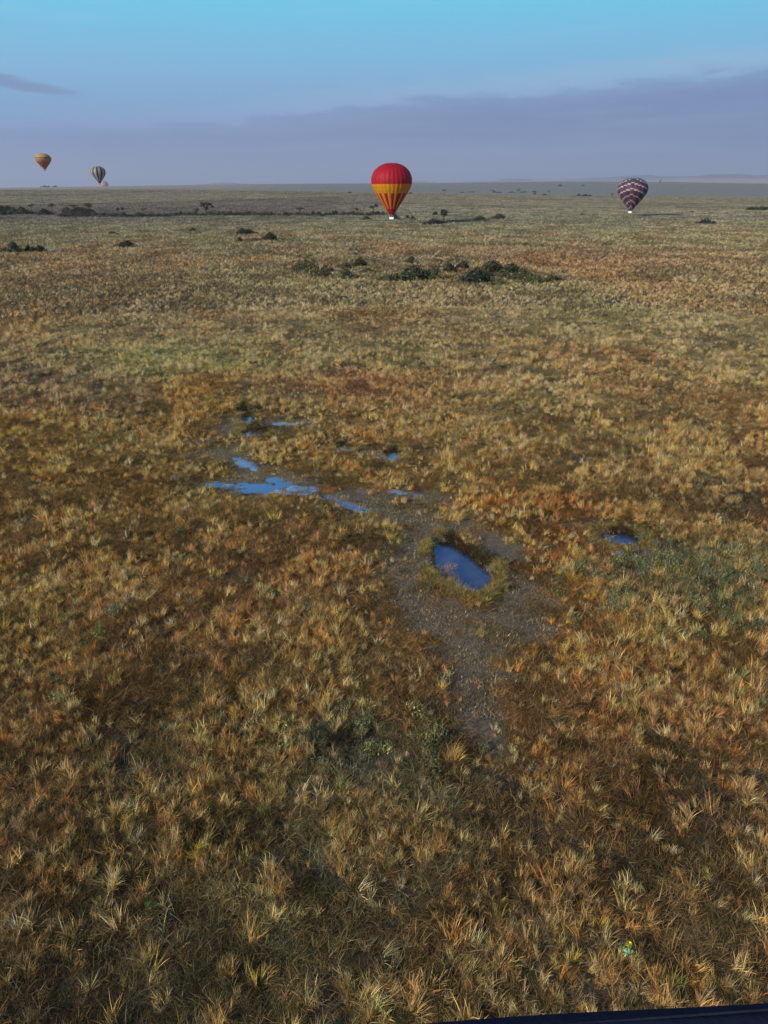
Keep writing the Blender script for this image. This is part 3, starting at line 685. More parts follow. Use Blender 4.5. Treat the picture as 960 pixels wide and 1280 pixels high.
# ------------------------------------------------------------------ single standout plants
def gz(x, y): return float(ground_z(np.array([[x, y, 0.0]]))[0])
def mk(name, parts, mat):
    V = []; Fc = []; C = []; o = 0
    for v, f, c in parts: V.append(v); Fc.append(f + o); C.append(c); o += len(v)
    return mesh_np(name, np.concatenate(V), np.concatenate(Fc), [mat], colors=np.concatenate(C))
tuss = [mk('tussock', [blades(700 + i, 150, .26, (.3, .9), (.02, .8), (.009, .018), .7, 4, .35, gold=.3, clump=5 + i), blades(710 + i, 50, .15, (.3, .7), (.02, .9), (.009, .018), .8, 4, .35)], M_tuft) for i in range(5)]
wide = [mk('tussock_wide', [blades(720 + i, 420, .8, (.3, .7), (.05, .8), (.010, .02), .6, 3, .3, gold=.35, clump=12)], M_tuft) for i in range(3)]
SING = [ # px, py(base), width px, height factor, mesh kind, colour, label
    (367, 828, 44, 1.0, 'w', (.36, .25, .09), 'broad golden tussock casting a dark hollow, left of the bare mud'),
    (248, 1072, 26, .8, 't', (.58, .44, .08), 'bright yellow bushy tuft in the lower left foreground'),
    (144, 1108, 32, 1.1, 't', (.55, .45, .20), 'pale straw tuft at lower left, left of the bright yellow one'),
    (567, 648, 46, .8, 'w', (.52, .43, .18), 'pale yellow grass islet on the mud just above the deep pond'),
    (825, 722, 40, .9, 'w', (.52, .39, .15), 'pale gold tussock among the grey green herbs at right'),
    (340, 992, 46, .9, 'w', (.36, .31, .11), 'large olive yellow clump below the dark green herbs'),
    (568, 950, 30, 1.1, 't', (.50, .34, .13), 'golden tuft at the lower left foot of the bare mud'),
    (182, 1208, 34, .9, 't', (.44, .34, .13), 'golden tuft near the bottom left corner'),
    (600, 793, 22, .7, 't', (.30, .25, .10), 'small olive tuft alone on the bare mud below the pond'),
    (566, 731, 20, .7, 't', (.38, .25, .09), 'orange brown tussock leaning over the lower left bank of the deep pond'),
    (417, 613, 26, .6, 'w', (.38, .19, .08), 'rusty orange grass islet right of the widest puddle'),
    (272, 832, 24, 1.1, 't', (.40, .22, .09), 'reddish gold tuft left of the broad golden tussock'),
    (788, 868, 24, 1.0, 't', (.52, .40, .20), 'pale straw tuft on the right, below the herb patch'),
    (915, 880, 22, 1.0, 't', (.50, .34, .14), 'pale orange tuft near the right edge'),
    (352, 1118, 34, 1.2, 't', (.38, .24, .10), 'tall brown gold tuft in the lower foreground'),
    (184, 1142, 26, .7, 't', (.16, .22, .08), 'fresh green tuft in the lower left foreground'),
]
for i, (px, py, w, hf, k, col, lab) in enumerate(SING):
    p = at(px, py); sl = math.hypot(p.length, 0) if False else math.sqrt(p.x ** 2 + p.y ** 2 + CAM_H ** 2)
    wm = w * sl / 1030.; me = (tuss if k == 't' else wide)[i % (5 if k == 't' else 3)]
    o = link('grass_tussock', me, None, (p.x, p.y, gz(p.x, p.y)))
    sc_ = wm / (.85 if k == 't' else 2.0); o.scale = (sc_, sc_, max(.6, sc_) * hf); o.rotation_euler = (0, 0, rnd.uniform(0, 6.28))
    o['tint'] = col; tag(o, lab, 'tussock', 'standout grass tussocks on the plain')
    o.id_properties_ui('tint')
# leafy weed bushes
weed = [mk('weed_leaves', [leaves(760 + i, 700, 1, 1, .05, .35, lumps=14), blades(770 + i, 60, .7, (.6, 1.2), (.05, .6), (.01, .02), .3, 3, .3)], M_leaf) for i in range(2)]
stemv = mk('weed_stems', [blades(780, 14, .25, (.5, .95), (.1, .7), (.03, .05), .3, 3, .3)], M_leaf)
for px, py, w, h, col, lab in [(925, 752, 52, 16, (.085, .125, .06), 'dark green leafy bush at the right edge'), (905, 722, 40, 12, (.13, .15, .095), 'grey green leafy bush just above the dark green one'),
                               (395, 925, 54, 22, (.075, .088, .06), 'dark grey green leafy mound in the herb patch at lower middle'), (425, 985, 26, 14, (.15, .20, .07), 'light green leafy weed below the grey green mound'),
                               (375, 1038, 22, 12, (.17, .22, .07), 'bright green small weed left of the light green one'), (303, 514, 22, 24, (.030, .038, .020), 'dark rushes at the upper tip of the muddy channel'), (322, 537, 28, 15, (.060, .050, .026), 'dark brown rushes between the two upper pools')]:
    p = at(px, py); sl = math.sqrt(p.x ** 2 + p.y ** 2 + CAM_H ** 2); wm = w * sl / 1030 / 2
    r = link('leafy_weed', None, None, (p.x, p.y, gz(p.x, p.y))); tag(r, lab, 'weed', 'leafy weed clumps')
    lf = link('leaves', weed[int(px) % 2], r); st = link('stem', stemv, r)
    for q in (lf, st): q['tint'] = col; q.scale = (wm, wm, h * sl / 1000)
# the little yellow flowered plant
p = at(780, 1198); r = link('yellow_flowered_plant', None, None, (p.x, p.y, gz(p.x, p.y) + .25)); tag(r, 'small pale green plant with one bright yellow flower head near the bottom right', 'plant')
lf = link('leaves', mk('leaf_rosette', [leaves(790, 70, .17, .2, .045, .2)], M_leaf), r); lf['tint'] = (.32, .50, .30)
M_yel = material('yellow_petals', lambda gg: bsdf(gg, (.85, .72, .02, 1), .6))
pet = []
fac = []
for i in range(26):
    t = i * 2.4; a = .25 + .022 * i
    c0 = Vector((.05, -.03, .22)); dv = Vector((math.cos(t) * math.sin(a * 1.8), math.sin(t) * math.sin(a * 1.8), math.cos(a * 1.8)))
    sv_ = dv.cross(Vector((.3, .2, 1))).normalized() * .02; k0 = len(pet)
    pet += [tuple(c0 + dv * .01), tuple(c0 + dv * .055 + sv_), tuple(c0 + dv * .085), tuple(c0 + dv * .055 - sv_)]; fac.append((k0, k0 + 1, k0 + 2, k0 + 3))
link('flower_head', mesh_np('petals', pet, np.array(fac), [M_yel]), r)
st = link('stem', mk('flower_stem', [blades(791, 5, .03, (.35, .45), (.02, .3), (.012, .016), .2, 3, .2)], M_leaf), r, (0, 0, -.25)); st['tint'] = (.2, .28, .1)

# ------------------------------------------------------------------ shrubs and trees
bush_v = [mk('shrub_leaves', [leaves(800 + i, 2000, 1, 1, .085, .36, lumps=24)], M_leaf) for i in range(6)]
def twig_mesh(seed, n, h=.8, r0=.05):
    rr = random.Random(seed); V = []; Fc = []
    for _ in range(n):
        t = rr.uniform(0, 6.28); le = rr.uniform(.1, .8); a = Vector((0, 0, -.05)); b = Vector((math.cos(t) * math.sin(le), math.sin(t) * math.sin(le), math.cos(le))) * h
        tube(V, Fc, [a, a.lerp(b, .5) + Vector((0, 0, .05)), b], [r0, r0 * .7, r0 * .3], 5)
    return mesh_np('twigs', V, [np.array(Fc)], [M_bark], smooth=True)
def tube(V, Fc, pts, rad, n=6):
    k0 = len(V)
    for i, (p_, r_) in enumerate(zip(pts, rad)):
        d_ = (pts[min(i + 1, len(pts) - 1)] - pts[max(i - 1, 0)]).normalized(); u = d_.cross(Vector((.31, .77, .11))).normalized(); w = d_.cross(u)
        for j in range(n):
            t = j * 2 * math.pi / n; V.append(tuple(p_ + u * math.cos(t) * r_ + w * math.sin(t) * r_))
    for i in range(len(pts) - 1):
        for j in range(n):
            a = k0 + i * n + j; b = k0 + i * n + (j + 1) % n; Fc.append((a, b, b + n, a + n))
twigs = [twig_mesh(i, 9) for i in range(3)]
DG = (.070, .080, .046); OG = (.110, .110, .062); BG = (.052, .060, .042); BR = (.10, .085, .05); TG = (.062, .072, .052)
def shrub(px, py, w, h, label, group=None, col=DG, zc=None, parts=True, D=None):
    p = at(px, py) if D is None else at_dist(px, py, D)
    z = float(terrain(p.x, p.y)); sl = math.sqrt(p.x ** 2 + p.y ** 2 + CAM_H ** 2)
    if D is None and p.length > 470:
        # on the far slope: walk out along the line of sight until it meets the ground
        dd = pix_dir(float(px), float(py)); L0 = math.hypot(dd[0], dd[1]); lo = 430.
        for q in np.geomspace(430, 16000, 600):
            zz = CAM_H + dd[2] / L0 * q
            if zz <= float(terrain(dd[0] / L0 * q, dd[1] / L0 * q)) + .3: break
        p = Vector((dd[0] / L0 * q, dd[1] / L0 * q, 0)); z = float(terrain(p.x, p.y)); sl = q
    rx = w * sl / 1045 / 2 * 1.15; hz = h * sl / 1090 * 1.3
    r = link('shrub', None if parts else rnd.choice(bush_v), None, (p.x, p.y, z - .05)); tag(r, label, 'shrub', group)
    jb = rnd.uniform(.85, 1.2); jc = [c_ * jb * rnd.uniform(.95, 1.05) for c_ in col]
    ry = min(rx, max(rx * .55, 1.0))
    if parts:
        r.rotation_euler = (0, 0, 0)
        lf = link('foliage', rnd.choice(bush_v), r); lf['tint'] = jc; lf.scale = (rx / 1.0, ry, hz / 1.0); 
        tw = link('twigs', rnd.choice(twigs), r); tw.scale = (rx * .8, ry * .8, hz * .9)
    else:
        r['tint'] = jc; r.scale = (rx, ry, hz); r.rotation_euler = (0, 0, rnd.choice((0, math.pi)))
    return r
G1 = 'shrubs in the middle of the plain'
for a in [
    (390, 341, 34, 17, 'rounded dark green shrub at the left end of the mid-plain row', OG), (402, 346, 22, 9, 'low olive shrub at the foot of the leftmost rounded shrub', OG),
    (430, 348, 24, 11, 'spreading olive shrub between the leftmost shrub and the small round one', OG), (449, 333, 16, 10, 'small round dark shrub standing behind the spreading olive one', BG), (431, 335, 16, 8, 'thin olive shrub left of the small round dark one', OG),
    (485, 351, 19, 10, 'low olive bush standing just left of the long middle thicket', OG), (516, 350, 36, 18, 'dense dark green shrub forming the left half of the middle thicket', DG), (542, 349, 26, 15, 'mid green shrub on the right shoulder of the middle thicket', OG),
    (562, 340, 13, 13, 'narrow upright shrub between the middle and the right thickets', DG), (514, 329, 15, 8, 'small shrub standing alone behind the middle thicket', DG), (547, 327, 10, 4, 'tiny olive bush farthest back behind the middle thicket', OG),
    (579, 336, 13, 12, 'upright dark shrub at the left rear of the right thicket', BG), (595, 353, 30, 18, 'big dark shrub at the front of the right thicket', BG), (612, 345, 40, 16, 'broad dark green shrub in the heart of the right thicket', DG),
    (636, 346, 34, 14, 'dense dark shrub right of the broadest one in the right thicket', DG), (651, 349, 26, 13, 'mid green shrub toward the right end of the right thicket', OG), (667, 354, 18, 12, 'light olive shrub at the right foot of the right thicket', (.10, .115, .05)),
    (624, 357, 20, 8, 'low olive bush in front of the right thicket', OG), (692, 352, 18, 8, 'brownish bush at the far right end of the right thicket', BR), (459, 340, 14, 5, 'very low brown bush right of the small round dark shrub', BR),
    (308, 293, 19, 7, 'flat topped dark shrub left and behind of the pair', BG), (337, 300, 15, 9, 'rounded dark shrub right and front of the flat topped one', BG), (318, 301, 20, 4, 'low olive scrub between the flat topped and the rounded shrub', OG), (299, 302, 8, 5, 'small olive bush left of the rounded dark shrub', OG),
    (159, 309, 23, 7, 'lone wide dark shrub beside a sliver of water', BG), (7, 316, 12, 5, 'low dark shrub cut by the left edge', BG), (17, 316, 15, 10, 'tallest of the dark shrubs by the pale water at far left', BG), (36, 315, 7, 7, 'narrow dark shrub in front of the pale water, left one', BG), (44, 315, 9, 6, 'low dark shrub between the two narrow ones at far left', BG), (52, 315, 8, 8, 'narrow dark shrub in front of the pale water, right one', BG),
    (241, 289, 6, 4, 'tiny dark bush on the open grey plain at left', BG), (141, 293, 8, 4, 'tiny faint bush above the lone wide shrub', BR),
    (884, 280, 14, 6, 'lone dark shrub on the grey plain at right', BG), (872, 279, 6, 2.5, 'tiny bush left of the lone dark shrub at right', BR),
    (457, 275, 13, 4, 'low brown bush left of the red balloon basket', BR), (493, 275, 9, 6, 'dark shrub right behind the red balloon basket', BG), (509, 274, 5, 4, 'small dark shrub a little right of the red balloon', BG), (515, 275, 7, 4, 'second small shrub right of the red balloon', BR),
    (541, 281, 18, 7, 'wide dark shrub at the left foot of the tall lone tree', BG), (552, 280, 12, 5, 'dark shrub right under the tall lone tree', DG), (544, 269, 5, 5, 'small tree-like shrub behind the tall lone tree', BG),
    (599, 275, 12, 5, 'low grey green shrub right of the tall lone tree', OG), (623, 274, 14, 6, 'dense dark shrub farther right of the tall lone tree', DG), (532, 297, 5, 2, 'speck of a bush below the tall lone tree', BR),
    (735, 470, 22, 5, 'low dark bush in the open grass right of the centre', (.07, .06, .03)), (427, 373, 14, 3.5, 'low brown bush in the open grass below the left thicket', BR), (446, 315, 8, 2.5, 'faint low bush above the left thicket', BR), (657, 307, 10, 3, 'faint brown bush above the right thicket', BR),
    (225, 687, 0.1, 0.1, '', None)]:
    if a[5] is None: continue
    shrub(a[0], a[1], a[2], a[3], a[4], G1, a[5])
# thicket line along the watercourse: members alike
GL = 'shrubs of the dense thicket line at far left'
for i in range(28):
    px = rnd.uniform(-6, 118); shrub(px, 268.2 - rnd.uniform(0, 3.0), rnd.uniform(9, 16), rnd.uniform(3.5, 7), 'dark bluish shrub in the dense thicket line at far left', GL, BG, parts=False)
GM = 'shrubs of the front thicket strip'
for i in range(30):
    px = 78 + 136 * (i + rnd.random()) / 30; shrub(px, 270.6 - rnd.uniform(0, .8), rnd.uniform(8, 14), rnd.uniform(3, 5) * (1 - max(0, px - 190) / 50), 'dark green shrub in the narrow strip in front of the far left thicket', GM, TG, parts=False)
GN_ = 'shrubs of the thin hedge-like line'
SEG = ['left of the star shaped tree', 'between the star shaped and the umbrella shaped tree', 'between the umbrella shaped and the thin stemmed tree', 'nearest the red balloon']
for i in range(62):
    px = 205 + 275 * (i + rnd.random()) / 62; k_ = 0 if px < 258 else 1 if px < 375 else 2 if px < 446 else 3; shrub(px, 269.4 - rnd.uniform(0, 1.0), rnd.uniform(6, 11), rnd.uniform(2.6, 4.4) * (1.2 if 285 < px < 340 or px > 385 else 1), 'dark shrub in the thin line ' + SEG[k_], GN_ + ', ' + SEG[k_], TG, parts=False)
GR = 'shrubs of the dark clump at the right edge'
for px in (937, 941, 946, 951, 957, 962): shrub(px, 262.2, rnd.uniform(6, 9), rnd.uniform(3.2, 4.6), 'dark shrub in the low clump on the right edge of the grey plain', GR, BG, parts=False)
GF = 'specks of bush scattered on the far slopes'
for px, py, w, h in [(437, 241, 4, 1.6), (618, 240.6, 4, 1.8), (624, 240.9, 5, 1.2), (640, 240.7, 6, 1.2), (655, 240.6, 6, 1.4), (668, 240.5, 4, 2), (590, 240.4, 6, 1), (700, 232.8, 4, 2), (729, 232.6, 3, 1.6), (731, 245, 6, 2.2), (724, 244.6, 4, 2), (737, 245, 4, 1.6), (680, 243.6, 5, 1.4), (668, 243, 3, 2),
                     (578, 240.9, 5, 1), (513, 242, 4, 1.6), (508, 242, 4, 1), (880, 267, 5, 1.4), (890, 266.5, 5, 1.4), (866, 265, 5, 1.6), (908, 266, 4, 1.2), (820, 268, 6, 1), (848, 259, 6, 1), (757, 263, 6, 1.2), (790, 263, 7, 1), (700, 262, 5, 1), (727, 268, 5, 1.2), (590, 261, 4, 1)]:
    shrub(px, py, w, h, 'tiny dark bush speck on the distant slopes', GF, BG, parts=False)
for px, py, w, h, lb in [(55, 233.6, 5, 1.8, 'small dark bush on the skyline under the orange balloon'), (61, 233.4, 4, 1.4, 'second small dark bush on the skyline under the orange balloon'), (68.5, 233.3, 4, 1.6, 'rightmost small bush on the skyline under the orange balloon')]:
    shrub(px, py + .6, w, h, lb, 'bushes on the left skyline', BG, parts=False, D=5990)

def tree(px, py, H, kind, label, D=None, crown_w=None, group='trees along the thicket line'):
    if D is None:
        dd = pix_dir(float(px), float(py)); L0 = math.hypot(dd[0], dd[1])
        for q in np.geomspace(250, 16000, 800):
            if CAM_H + dd[2] / L0 * q <= float(terrain(dd[0] / L0 * q, dd[1] / L0 * q)) + .05: break
        p = Vector((dd[0] / L0 * q, dd[1] / L0 * q, 0)); D = q
    h = H * D / 1095; cw = (crown_w or H * .7) * D / 1045 / 2
    r = link('tree', None, None, (p.x, p.y, float(terrain(p.x, p.y)) - .1)); tag(r, label, 'tree', group)
    V = []; Fc = []; rr = random.Random(int(px * 7)); top = Vector((rr.uniform(-.1, .1) * h, 0, h * (.55 if kind != 'fan' else .45)))
    tube(V, Fc, [Vector((0, 0, -.2)), Vector((.02 * h, 0, .25 * h)), top], [.06 * h, .05 * h, .035 * h], 7)
    parts = []; nl = {'round': 7, 'flat': 7, 'fan': 10, 'split': 6}[kind]
    for i in range(nl):
        t = i * 2.4 + rr.random()
        if kind == 'fan':
            e = rr.uniform(.15, 1.35); L = h * .5 * rr.uniform(.75, 1.1); end = top + Vector((math.cos(t) * math.sin(e) * L, math.sin(t) * math.sin(e) * L, math.cos(e) * L)); cr = h * .15
        elif kind == 'flat': end = Vector((math.cos(t) * cw * rr.uniform(.3, .8), math.sin(t) * cw * rr.uniform(.3, .8), h * rr.uniform(.78, .92))); cr = cw * .55
        elif kind == 'split': s_ = -1 if i % 2 else 1; end = Vector((s_ * cw * rr.uniform(.35, .65), math.sin(t) * cw * .3, h * (rr.uniform(.78, .95) if s_ > 0 else rr.uniform(.66, .8)))); cr = cw * .5
        else: end = Vector((math.cos(t) * cw * rr.uniform(.2, .62), math.sin(t) * cw * rr.uniform(.2, .62), h * rr.uniform(.55, .9))); cr = cw * .62
        tube(V, Fc, [top * .8, top.lerp(end, .5) + Vector((0, 0, .03 * h)), end], [.03 * h, .02 * h, .008 * h], 5)
        v, f, c_ = leaves(int(px) * 31 + i, 170, cr, cr * (.6 if kind == 'flat' else 1.0), h * .034, .38)
        v = v.copy(); sgn = np.random.default_rng(i).random(len(v) // 4) < .4
        v += np.array(end) - np.array((0, 0, cr * .25)); parts.append((v, f, c_))
    link('trunk', mesh_np('trunk', V, [np.array(Fc)], [M_bark], smooth=True), r)
    cr_ = link('crown', mk('crown', parts, M_leaf), r); jb = rr.uniform(.85, 1.15); cr_['tint'] = [c_ * jb for c_ in (.065, .080, .056)]
for a in [
    (257.5, 268.5, 17, 'fan', 'star shaped tree with spiky fanned limbs, tallest of the thicket line', 17), (246, 268, 8, 'round', 'small round tree left of the star shaped one', 7),
    (375, 269, 10, 'flat', 'umbrella shaped tree above the thicket line, midway to the red balloon', 10), (446, 268, 11, 'round', 'thin stemmed small round tree left of the split one', 6), (467, 268.5, 13, 'split', 'tree with a split double crown just left of the red balloon', 11),
    (554.5, 279, 18, 'round', 'tall lone lollipop tree right of the red balloon', 12), (65, 264, 9, 'round', 'round tree rising over the far left thicket', 9), (39.5, 264, 8, 'split', 'pale stemmed tree at the left of the far left thicket', 8), (112, 265, 10, 'round', 'broad tree at the right end of the far left thicket', 11), (92, 264, 8, 'flat', 'flat tree in the middle of the far left thicket', 12),
    (3, 267, 10, 'round', 'dense tree at the left edge of the thicket', 12), (147.5, 267, 7, 'round', 'small round tree, left one of the pair past the thicket', 5), (153.5, 266.5, 7.5, 'round', 'small round tree, right one of the pair past the thicket', 5), (180, 267, 7, 'split', 'small spreading tree rising from the front strip', 7),
    (765, 246.5, 5, 'round', 'tiny upright dark tree left of the purple balloon', 3), (555, 241.5, 4.5, 'flat', 'tiny flat tree on the far slope above the lone lollipop tree', 6), (616, 241, 3.5, 'flat', 'tiny tree on the far slope, second right of the red balloon', 4), (648, 241, 4.5, 'round', 'tiny round tree on the far slope above the middle of the plain', 5), (825, 229, 3, 'round', 'tiny tree on the skyline right of the purple balloon', 2.5), (686, 241.5, 3.5, 'round', 'tiny tree on the far slope left of the purple balloon', 3)]:
    tree(a[0], a[1], a[2], a[3], a[4], crown_w=a[5])

# ------------------------------------------------------------------ balloons
PROF = [(133, 2), (134.5, 40), (137, 68), (146, 98), (160, 128), (180, 160), (205, 188), (235, 212), (270, 229), (310, 240), (350, 242), (385, 238), (410, 231), (450, 214), (500, 187), (550, 158), (600, 126), (650, 93), (700, 61), (735, 40)]
PY = np.array([a for a, _ in PROF], float); PR = np.array([b for _, b in PROF], float) / 242.
PT = (PY - PY[0]) / (PY[-1] - PY[0])
def fabric(name, col):
    def f(gg):
        geo = gg.new('ShaderNodeNewGeometry').outputs['Position']; n = gg.noise(geo, .6, 3)
        c_ = gg.mix(gg.step(n, .3, .7), tuple(x * .88 for x in col) + (1,), tuple(min(1, x * 1.06) for x in col) + (1,))
        b = bsdf(gg, c_, .55, spec=.25); t = gg.new('ShaderNodeBsdfTranslucent'); gg.put(t.inputs[0], c_)
        mx = gg.new('ShaderNodeMixShader'); mx.inputs[0].default_value = .42; gg.put(mx.inputs[1], b); gg.put(mx.inputs[2], t.outputs[0]); return mx.outputs[0]
    return material(name, f)
def wicker(gg):
    tcn = gg.new('ShaderNodeTexCoord').outputs['Object']; w = gg.new('ShaderNodeTexWave'); w.inputs['Scale'].default_value = 12; w.bands_direction = 'Z'; gg.put(w.inputs[0], tcn); w.inputs['Distortion'].default_value = 2
    return bsdf(gg, gg.ramp(w.outputs['Fac'], [(0, (.16, .10, .05)), (1, (.36, .25, .13))]), .7, bumpn(gg, w.outputs['Fac'], .8, .02))
M_wick = material('woven_wicker', wicker)
M_pale = material('pale_canvas', lambda gg: bsdf(gg, (.80, .79, .74, 1), .8)); M_navy = material('navy_suede', lambda gg: bsdf(gg, gg.ramp(gg.noise(gg.new('ShaderNodeNewGeometry').outputs['Position'], 40, 4), [(.3, (.008, .010, .026)), (.7, (.016, .019, .042))]), .85, bumpn(gg, gg.noise(gg.new('ShaderNodeNewGeometry').outputs['Position'], 150, 3), .3, .003), .15))
M_steel = material('burner_steel', lambda gg: bsdf(gg, (.25, .25, .26, 1), .35, spec=.5, metallic=.9)); M_dark = material('dark_cloth', lambda gg: bsdf(gg, (.02, .02, .025, 1), .9)); M_rope = material('steel_cable', lambda gg: bsdf(gg, (.12, .12, .12, 1), .5))
def box_rounded(V, Fc, x, y, z0, z1, r, n=5):
    k0 = len(V); ring = []
    for cx, cyy, a0 in ((x - r, y - r, 0), (-x + r, y - r, 90), (-x + r, -y + r, 180), (x - r, -y + r, 270)):
        for i in range(n): t = R(a0 + 90 * i / (n - 1)); ring.append((cx + math.cos(t) * r, cyy + math.sin(t) * r))
    m = len(ring)
    for z in (z0, z1): V += [(a, b, z) for a, b in ring]
    for i in range(m): Fc.append((k0 + i, k0 + (i + 1) % m, k0 + m + (i + 1) % m, k0 + m + i))
    return ring
def balloon(cx, ytop, ymouth, ybase, wpx, D, bx, gores, painter, mats, label, basket_mat, skirt_mat, tilt=None, turn=0.0, rows=60):
    """placed from its basket; painter(gore, t) -> material slot"""
    pb = at_dist(bx, ybase, D); Dt = D
    zt = CAM_H + D * float(elev_t(cx, ytop)); zm = CAM_H + D * float(elev_t(bx, ymouth)); zb = pb.z
    Rm = wpx / 2 * math.hypot(D, CAM_H - (zt + zb) / 2) / 1028.
    root = link('hot_air_balloon', None, None, pb); tag(root, label, 'hot air balloon', 'hot air balloons over the plain'); root.rotation_euler = (0, 0, math.atan2(-pb.x, pb.y) + turn)
    h = zt - zm; ts = np.linspace(0, 1, rows + 1) ** 1.0; rs = np.interp(ts, PT, PR)
    # smoother rows near the crown
    ts = np.concatenate([[0, .002, .006, .013, .024, .038], ts[3:]]); rs = np.interp(ts, PT, PR)
    sub = 4; na_ = gores * sub; V = []
    for t, r_ in zip(ts, rs):
        for j in range(na_):
            a = 2 * math.pi * j / na_; bul = abs(math.sin(math.pi * (j % sub) / sub)); k = 1 - .030 + .030 * bul
            V.append((Rm * r_ * k * math.sin(a), -Rm * r_ * k * math.cos(a), zm - zb + h * (1 - t)))
    Fc = []; mi = []
    for i in range(len(ts) - 1):
        for j in range(na_):
            a, b = i * na_ + j, i * na_ + (j + 1) % na_; Fc.append((a, a + na_, b + na_, b)); mi.append(painter(j // sub, (ts[i] + ts[i + 1]) / 2))
    link('envelope', mesh_np('envelope', V, np.array(Fc)[:, ::-1], mats, smooth=True, mi=mi), root)
    # load tapes along the seams
    V = []; Fc = []
    for j in range(0, gores):
        a = 2 * math.pi * j / gores; pts = [Vector((Rm * r_ * .975 * math.sin(a), -Rm * r_ * .975 * math.cos(a), zm - zb + h * (1 - t))) for t, r_ in zip(ts[::4], rs[::4])]
        tube(V, Fc, pts, [.03] * len(pts), 3)
    link('load_tape', mesh_np('load_tape', V, np.array(Fc), [mats[0]]), root)
    s = Rm / 9.; bh = .85 * s; bw = 1.0 * s; bd = .7 * s; sk = (zm - zb - bh) * .45
    V = []; Fc = []; ns = 24
    for k, (f_, q) in enumerate(((0, rs[-1]), (.5, rs[-1] * .86), (1, rs[-1] * .78))):
        for j in range(ns): a = 2 * math.pi * j / ns; V.append((Rm * q * math.sin(a), -Rm * q * math.cos(a), zm - zb - sk * f_))
    for k in range(2):
        for j in range(ns): Fc.append((k * ns + j, k * ns + (j + 1) % ns, (k + 1) * ns + (j + 1) % ns, (k + 1) * ns + j))
    link('skirt', mesh_np('skirt', V, np.array(Fc), [M_dark, skirt_mat], mi=[0] * ns + [1] * ns), root)
    V = []; Fc = []; box_rounded(V, Fc, bw, bd, 0, bh, .25 * s); m = len(V) // 2
    box_rounded(V, Fc, bw * .93, bd * .9, .06, bh, .2 * s); n2 = len(V)
    Fl = [tuple(range(m))[::-1], ]
    me = bpy.data.meshes.new('basket'); me.from_pydata(V, [], Fc + Fl); me.materials.append(basket_mat); link('basket', me, root)
    V = []; Fc = []; ring = [Vector((x_, y_, bh)) for x_, y_, _ in V] ; rg = []
    tmpV = []; tmpF = []; rg = box_rounded(tmpV, tmpF, bw * .97, bd * .95, 0, 1, .22 * s); pts = [Vector((a, b, bh)) for a, b in rg + rg[:1]]
    tube(V, Fc, pts, [.07 * s] * len(pts), 6); link('basket_rim', mesh_np('basket_rim', V, np.array(Fc), [basket_mat], smooth=True), root)
    V = []; Fc = []
    for sx in (-.35, .35): tube(V, Fc, [Vector((sx * s, 0, bh + 1.0 * s)), Vector((sx * s, 0, bh + 1.25 * s)), Vector((sx * s, 0, bh + 1.55 * s))], [.2 * s, .24 * s, .1 * s], 8)
    tube(V, Fc, [Vector((-bw * .6, 0, bh + .98 * s)), Vector((bw * .6, 0, bh + .98 * s))], [.05 * s] * 2, 6)
    link('burner', mesh_np('burner', V, np.array(Fc), [M_steel], smooth=True), root)
    for sx in (-1, 1):
        for sy in (-1, 1):
            V = []; Fc = []; tube(V, Fc, [Vector((sx * bw * .9, sy * bd * .88, bh)), Vector((sx * bw * .62, sy * bd * .5, bh + 1.0 * s)), Vector((sx * Rm * rs[-1] * .66, sy * Rm * rs[-1] * .66, zm - zb))], [.03 * s, .03 * s, .02 * s], 5)
            link('suspension_cable', mesh_np('suspension_cable', V, np.array(Fc), [M_rope]), root)
    return root
red = fabric('red_nylon', (.44, .010, .030)); yel = fabric('yellow_nylon', (.70, .32, .008)); 
def p_red(gi, t):
    if t < .417: return 0
    if t < .60: return 1
    if t < .925: return 0 if gi % 2 == 0 else 1
    return 0
balloon(489.0, 203.6, 266.2, 274.0, 50.6, 360., 489.6, 28, p_red, [red, yel], 'large red and yellow balloon hanging just above the plain', M_pale, red, turn=R(-3))
dkp = fabric('slate_purple_nylon', (.10, .082, .12)); mar = fabric('maroon_nylon', (.13, .032, .08)); pkk = fabric('pale_pink_nylon', (.56, .44, .47)); grw = fabric('pale_grey_nylon', (.54, .54, .60))
def p_pur(gi, t):
    g_ = (gi + 12) % 24 - 12; off = abs(g_) * .042 if abs(g_) <= 6 else (12 - abs(g_)) * .042
    u = (t - off - .13) / .185; k = math.floor(u); f = u - k
    if f < .22: return 3 if (t < .12 or abs(g_) > 4 and t < .3) else 2
    if t > .93: return 0
    return 1 if (gi + k) % 2 == 0 and t > .15 and abs(g_) <= 4 else 0
balloon(790.6, 222.3, 261.8, 266.0, 35.4, 452., 787.6, 24, p_pur, [dkp, mar, pkk, grw], 'purple and maroon balloon with pale stepped bars, low over the right of the plain', M_pale, dkp, turn=R(-10))
org = fabric('amber_nylon', (.58, .29, .06)); dor = fabric('brown_orange_nylon', (.42, .15, .035)); drk = fabric('dark_stripe_nylon', (.06, .06, .08)); ltg = fabric('gold_nylon', (.62, .39, .12)); rdo = fabric('red_orange_nylon', (.48, .12, .04))
def p_org(gi, t):
    for lim, k in ((.25, 3), (.30, 2), (.36, 0), (.40, 2), (.45, 3), (.62, 1), (.66, 2), (.72, 1), (.76, 2 if gi % 2 else 0), (.80, 1), (.84, 2), (1.1, 4)):
        if t < lim: return k
balloon(52.7, 191.8, 211.2, 213.6, 17.6, 1080., 56.3, 20, p_org, [org, dor, drk, ltg, rdo], 'orange balloon with dark bands floating highest at the left', M_wick, rdo)
crm = fabric('cream_nylon', (.50, .46, .36)); slt = fabric('slate_blue_nylon', (.035, .05, .085))
def p_str(gi, t): return gi % 2 if t < .93 else 1
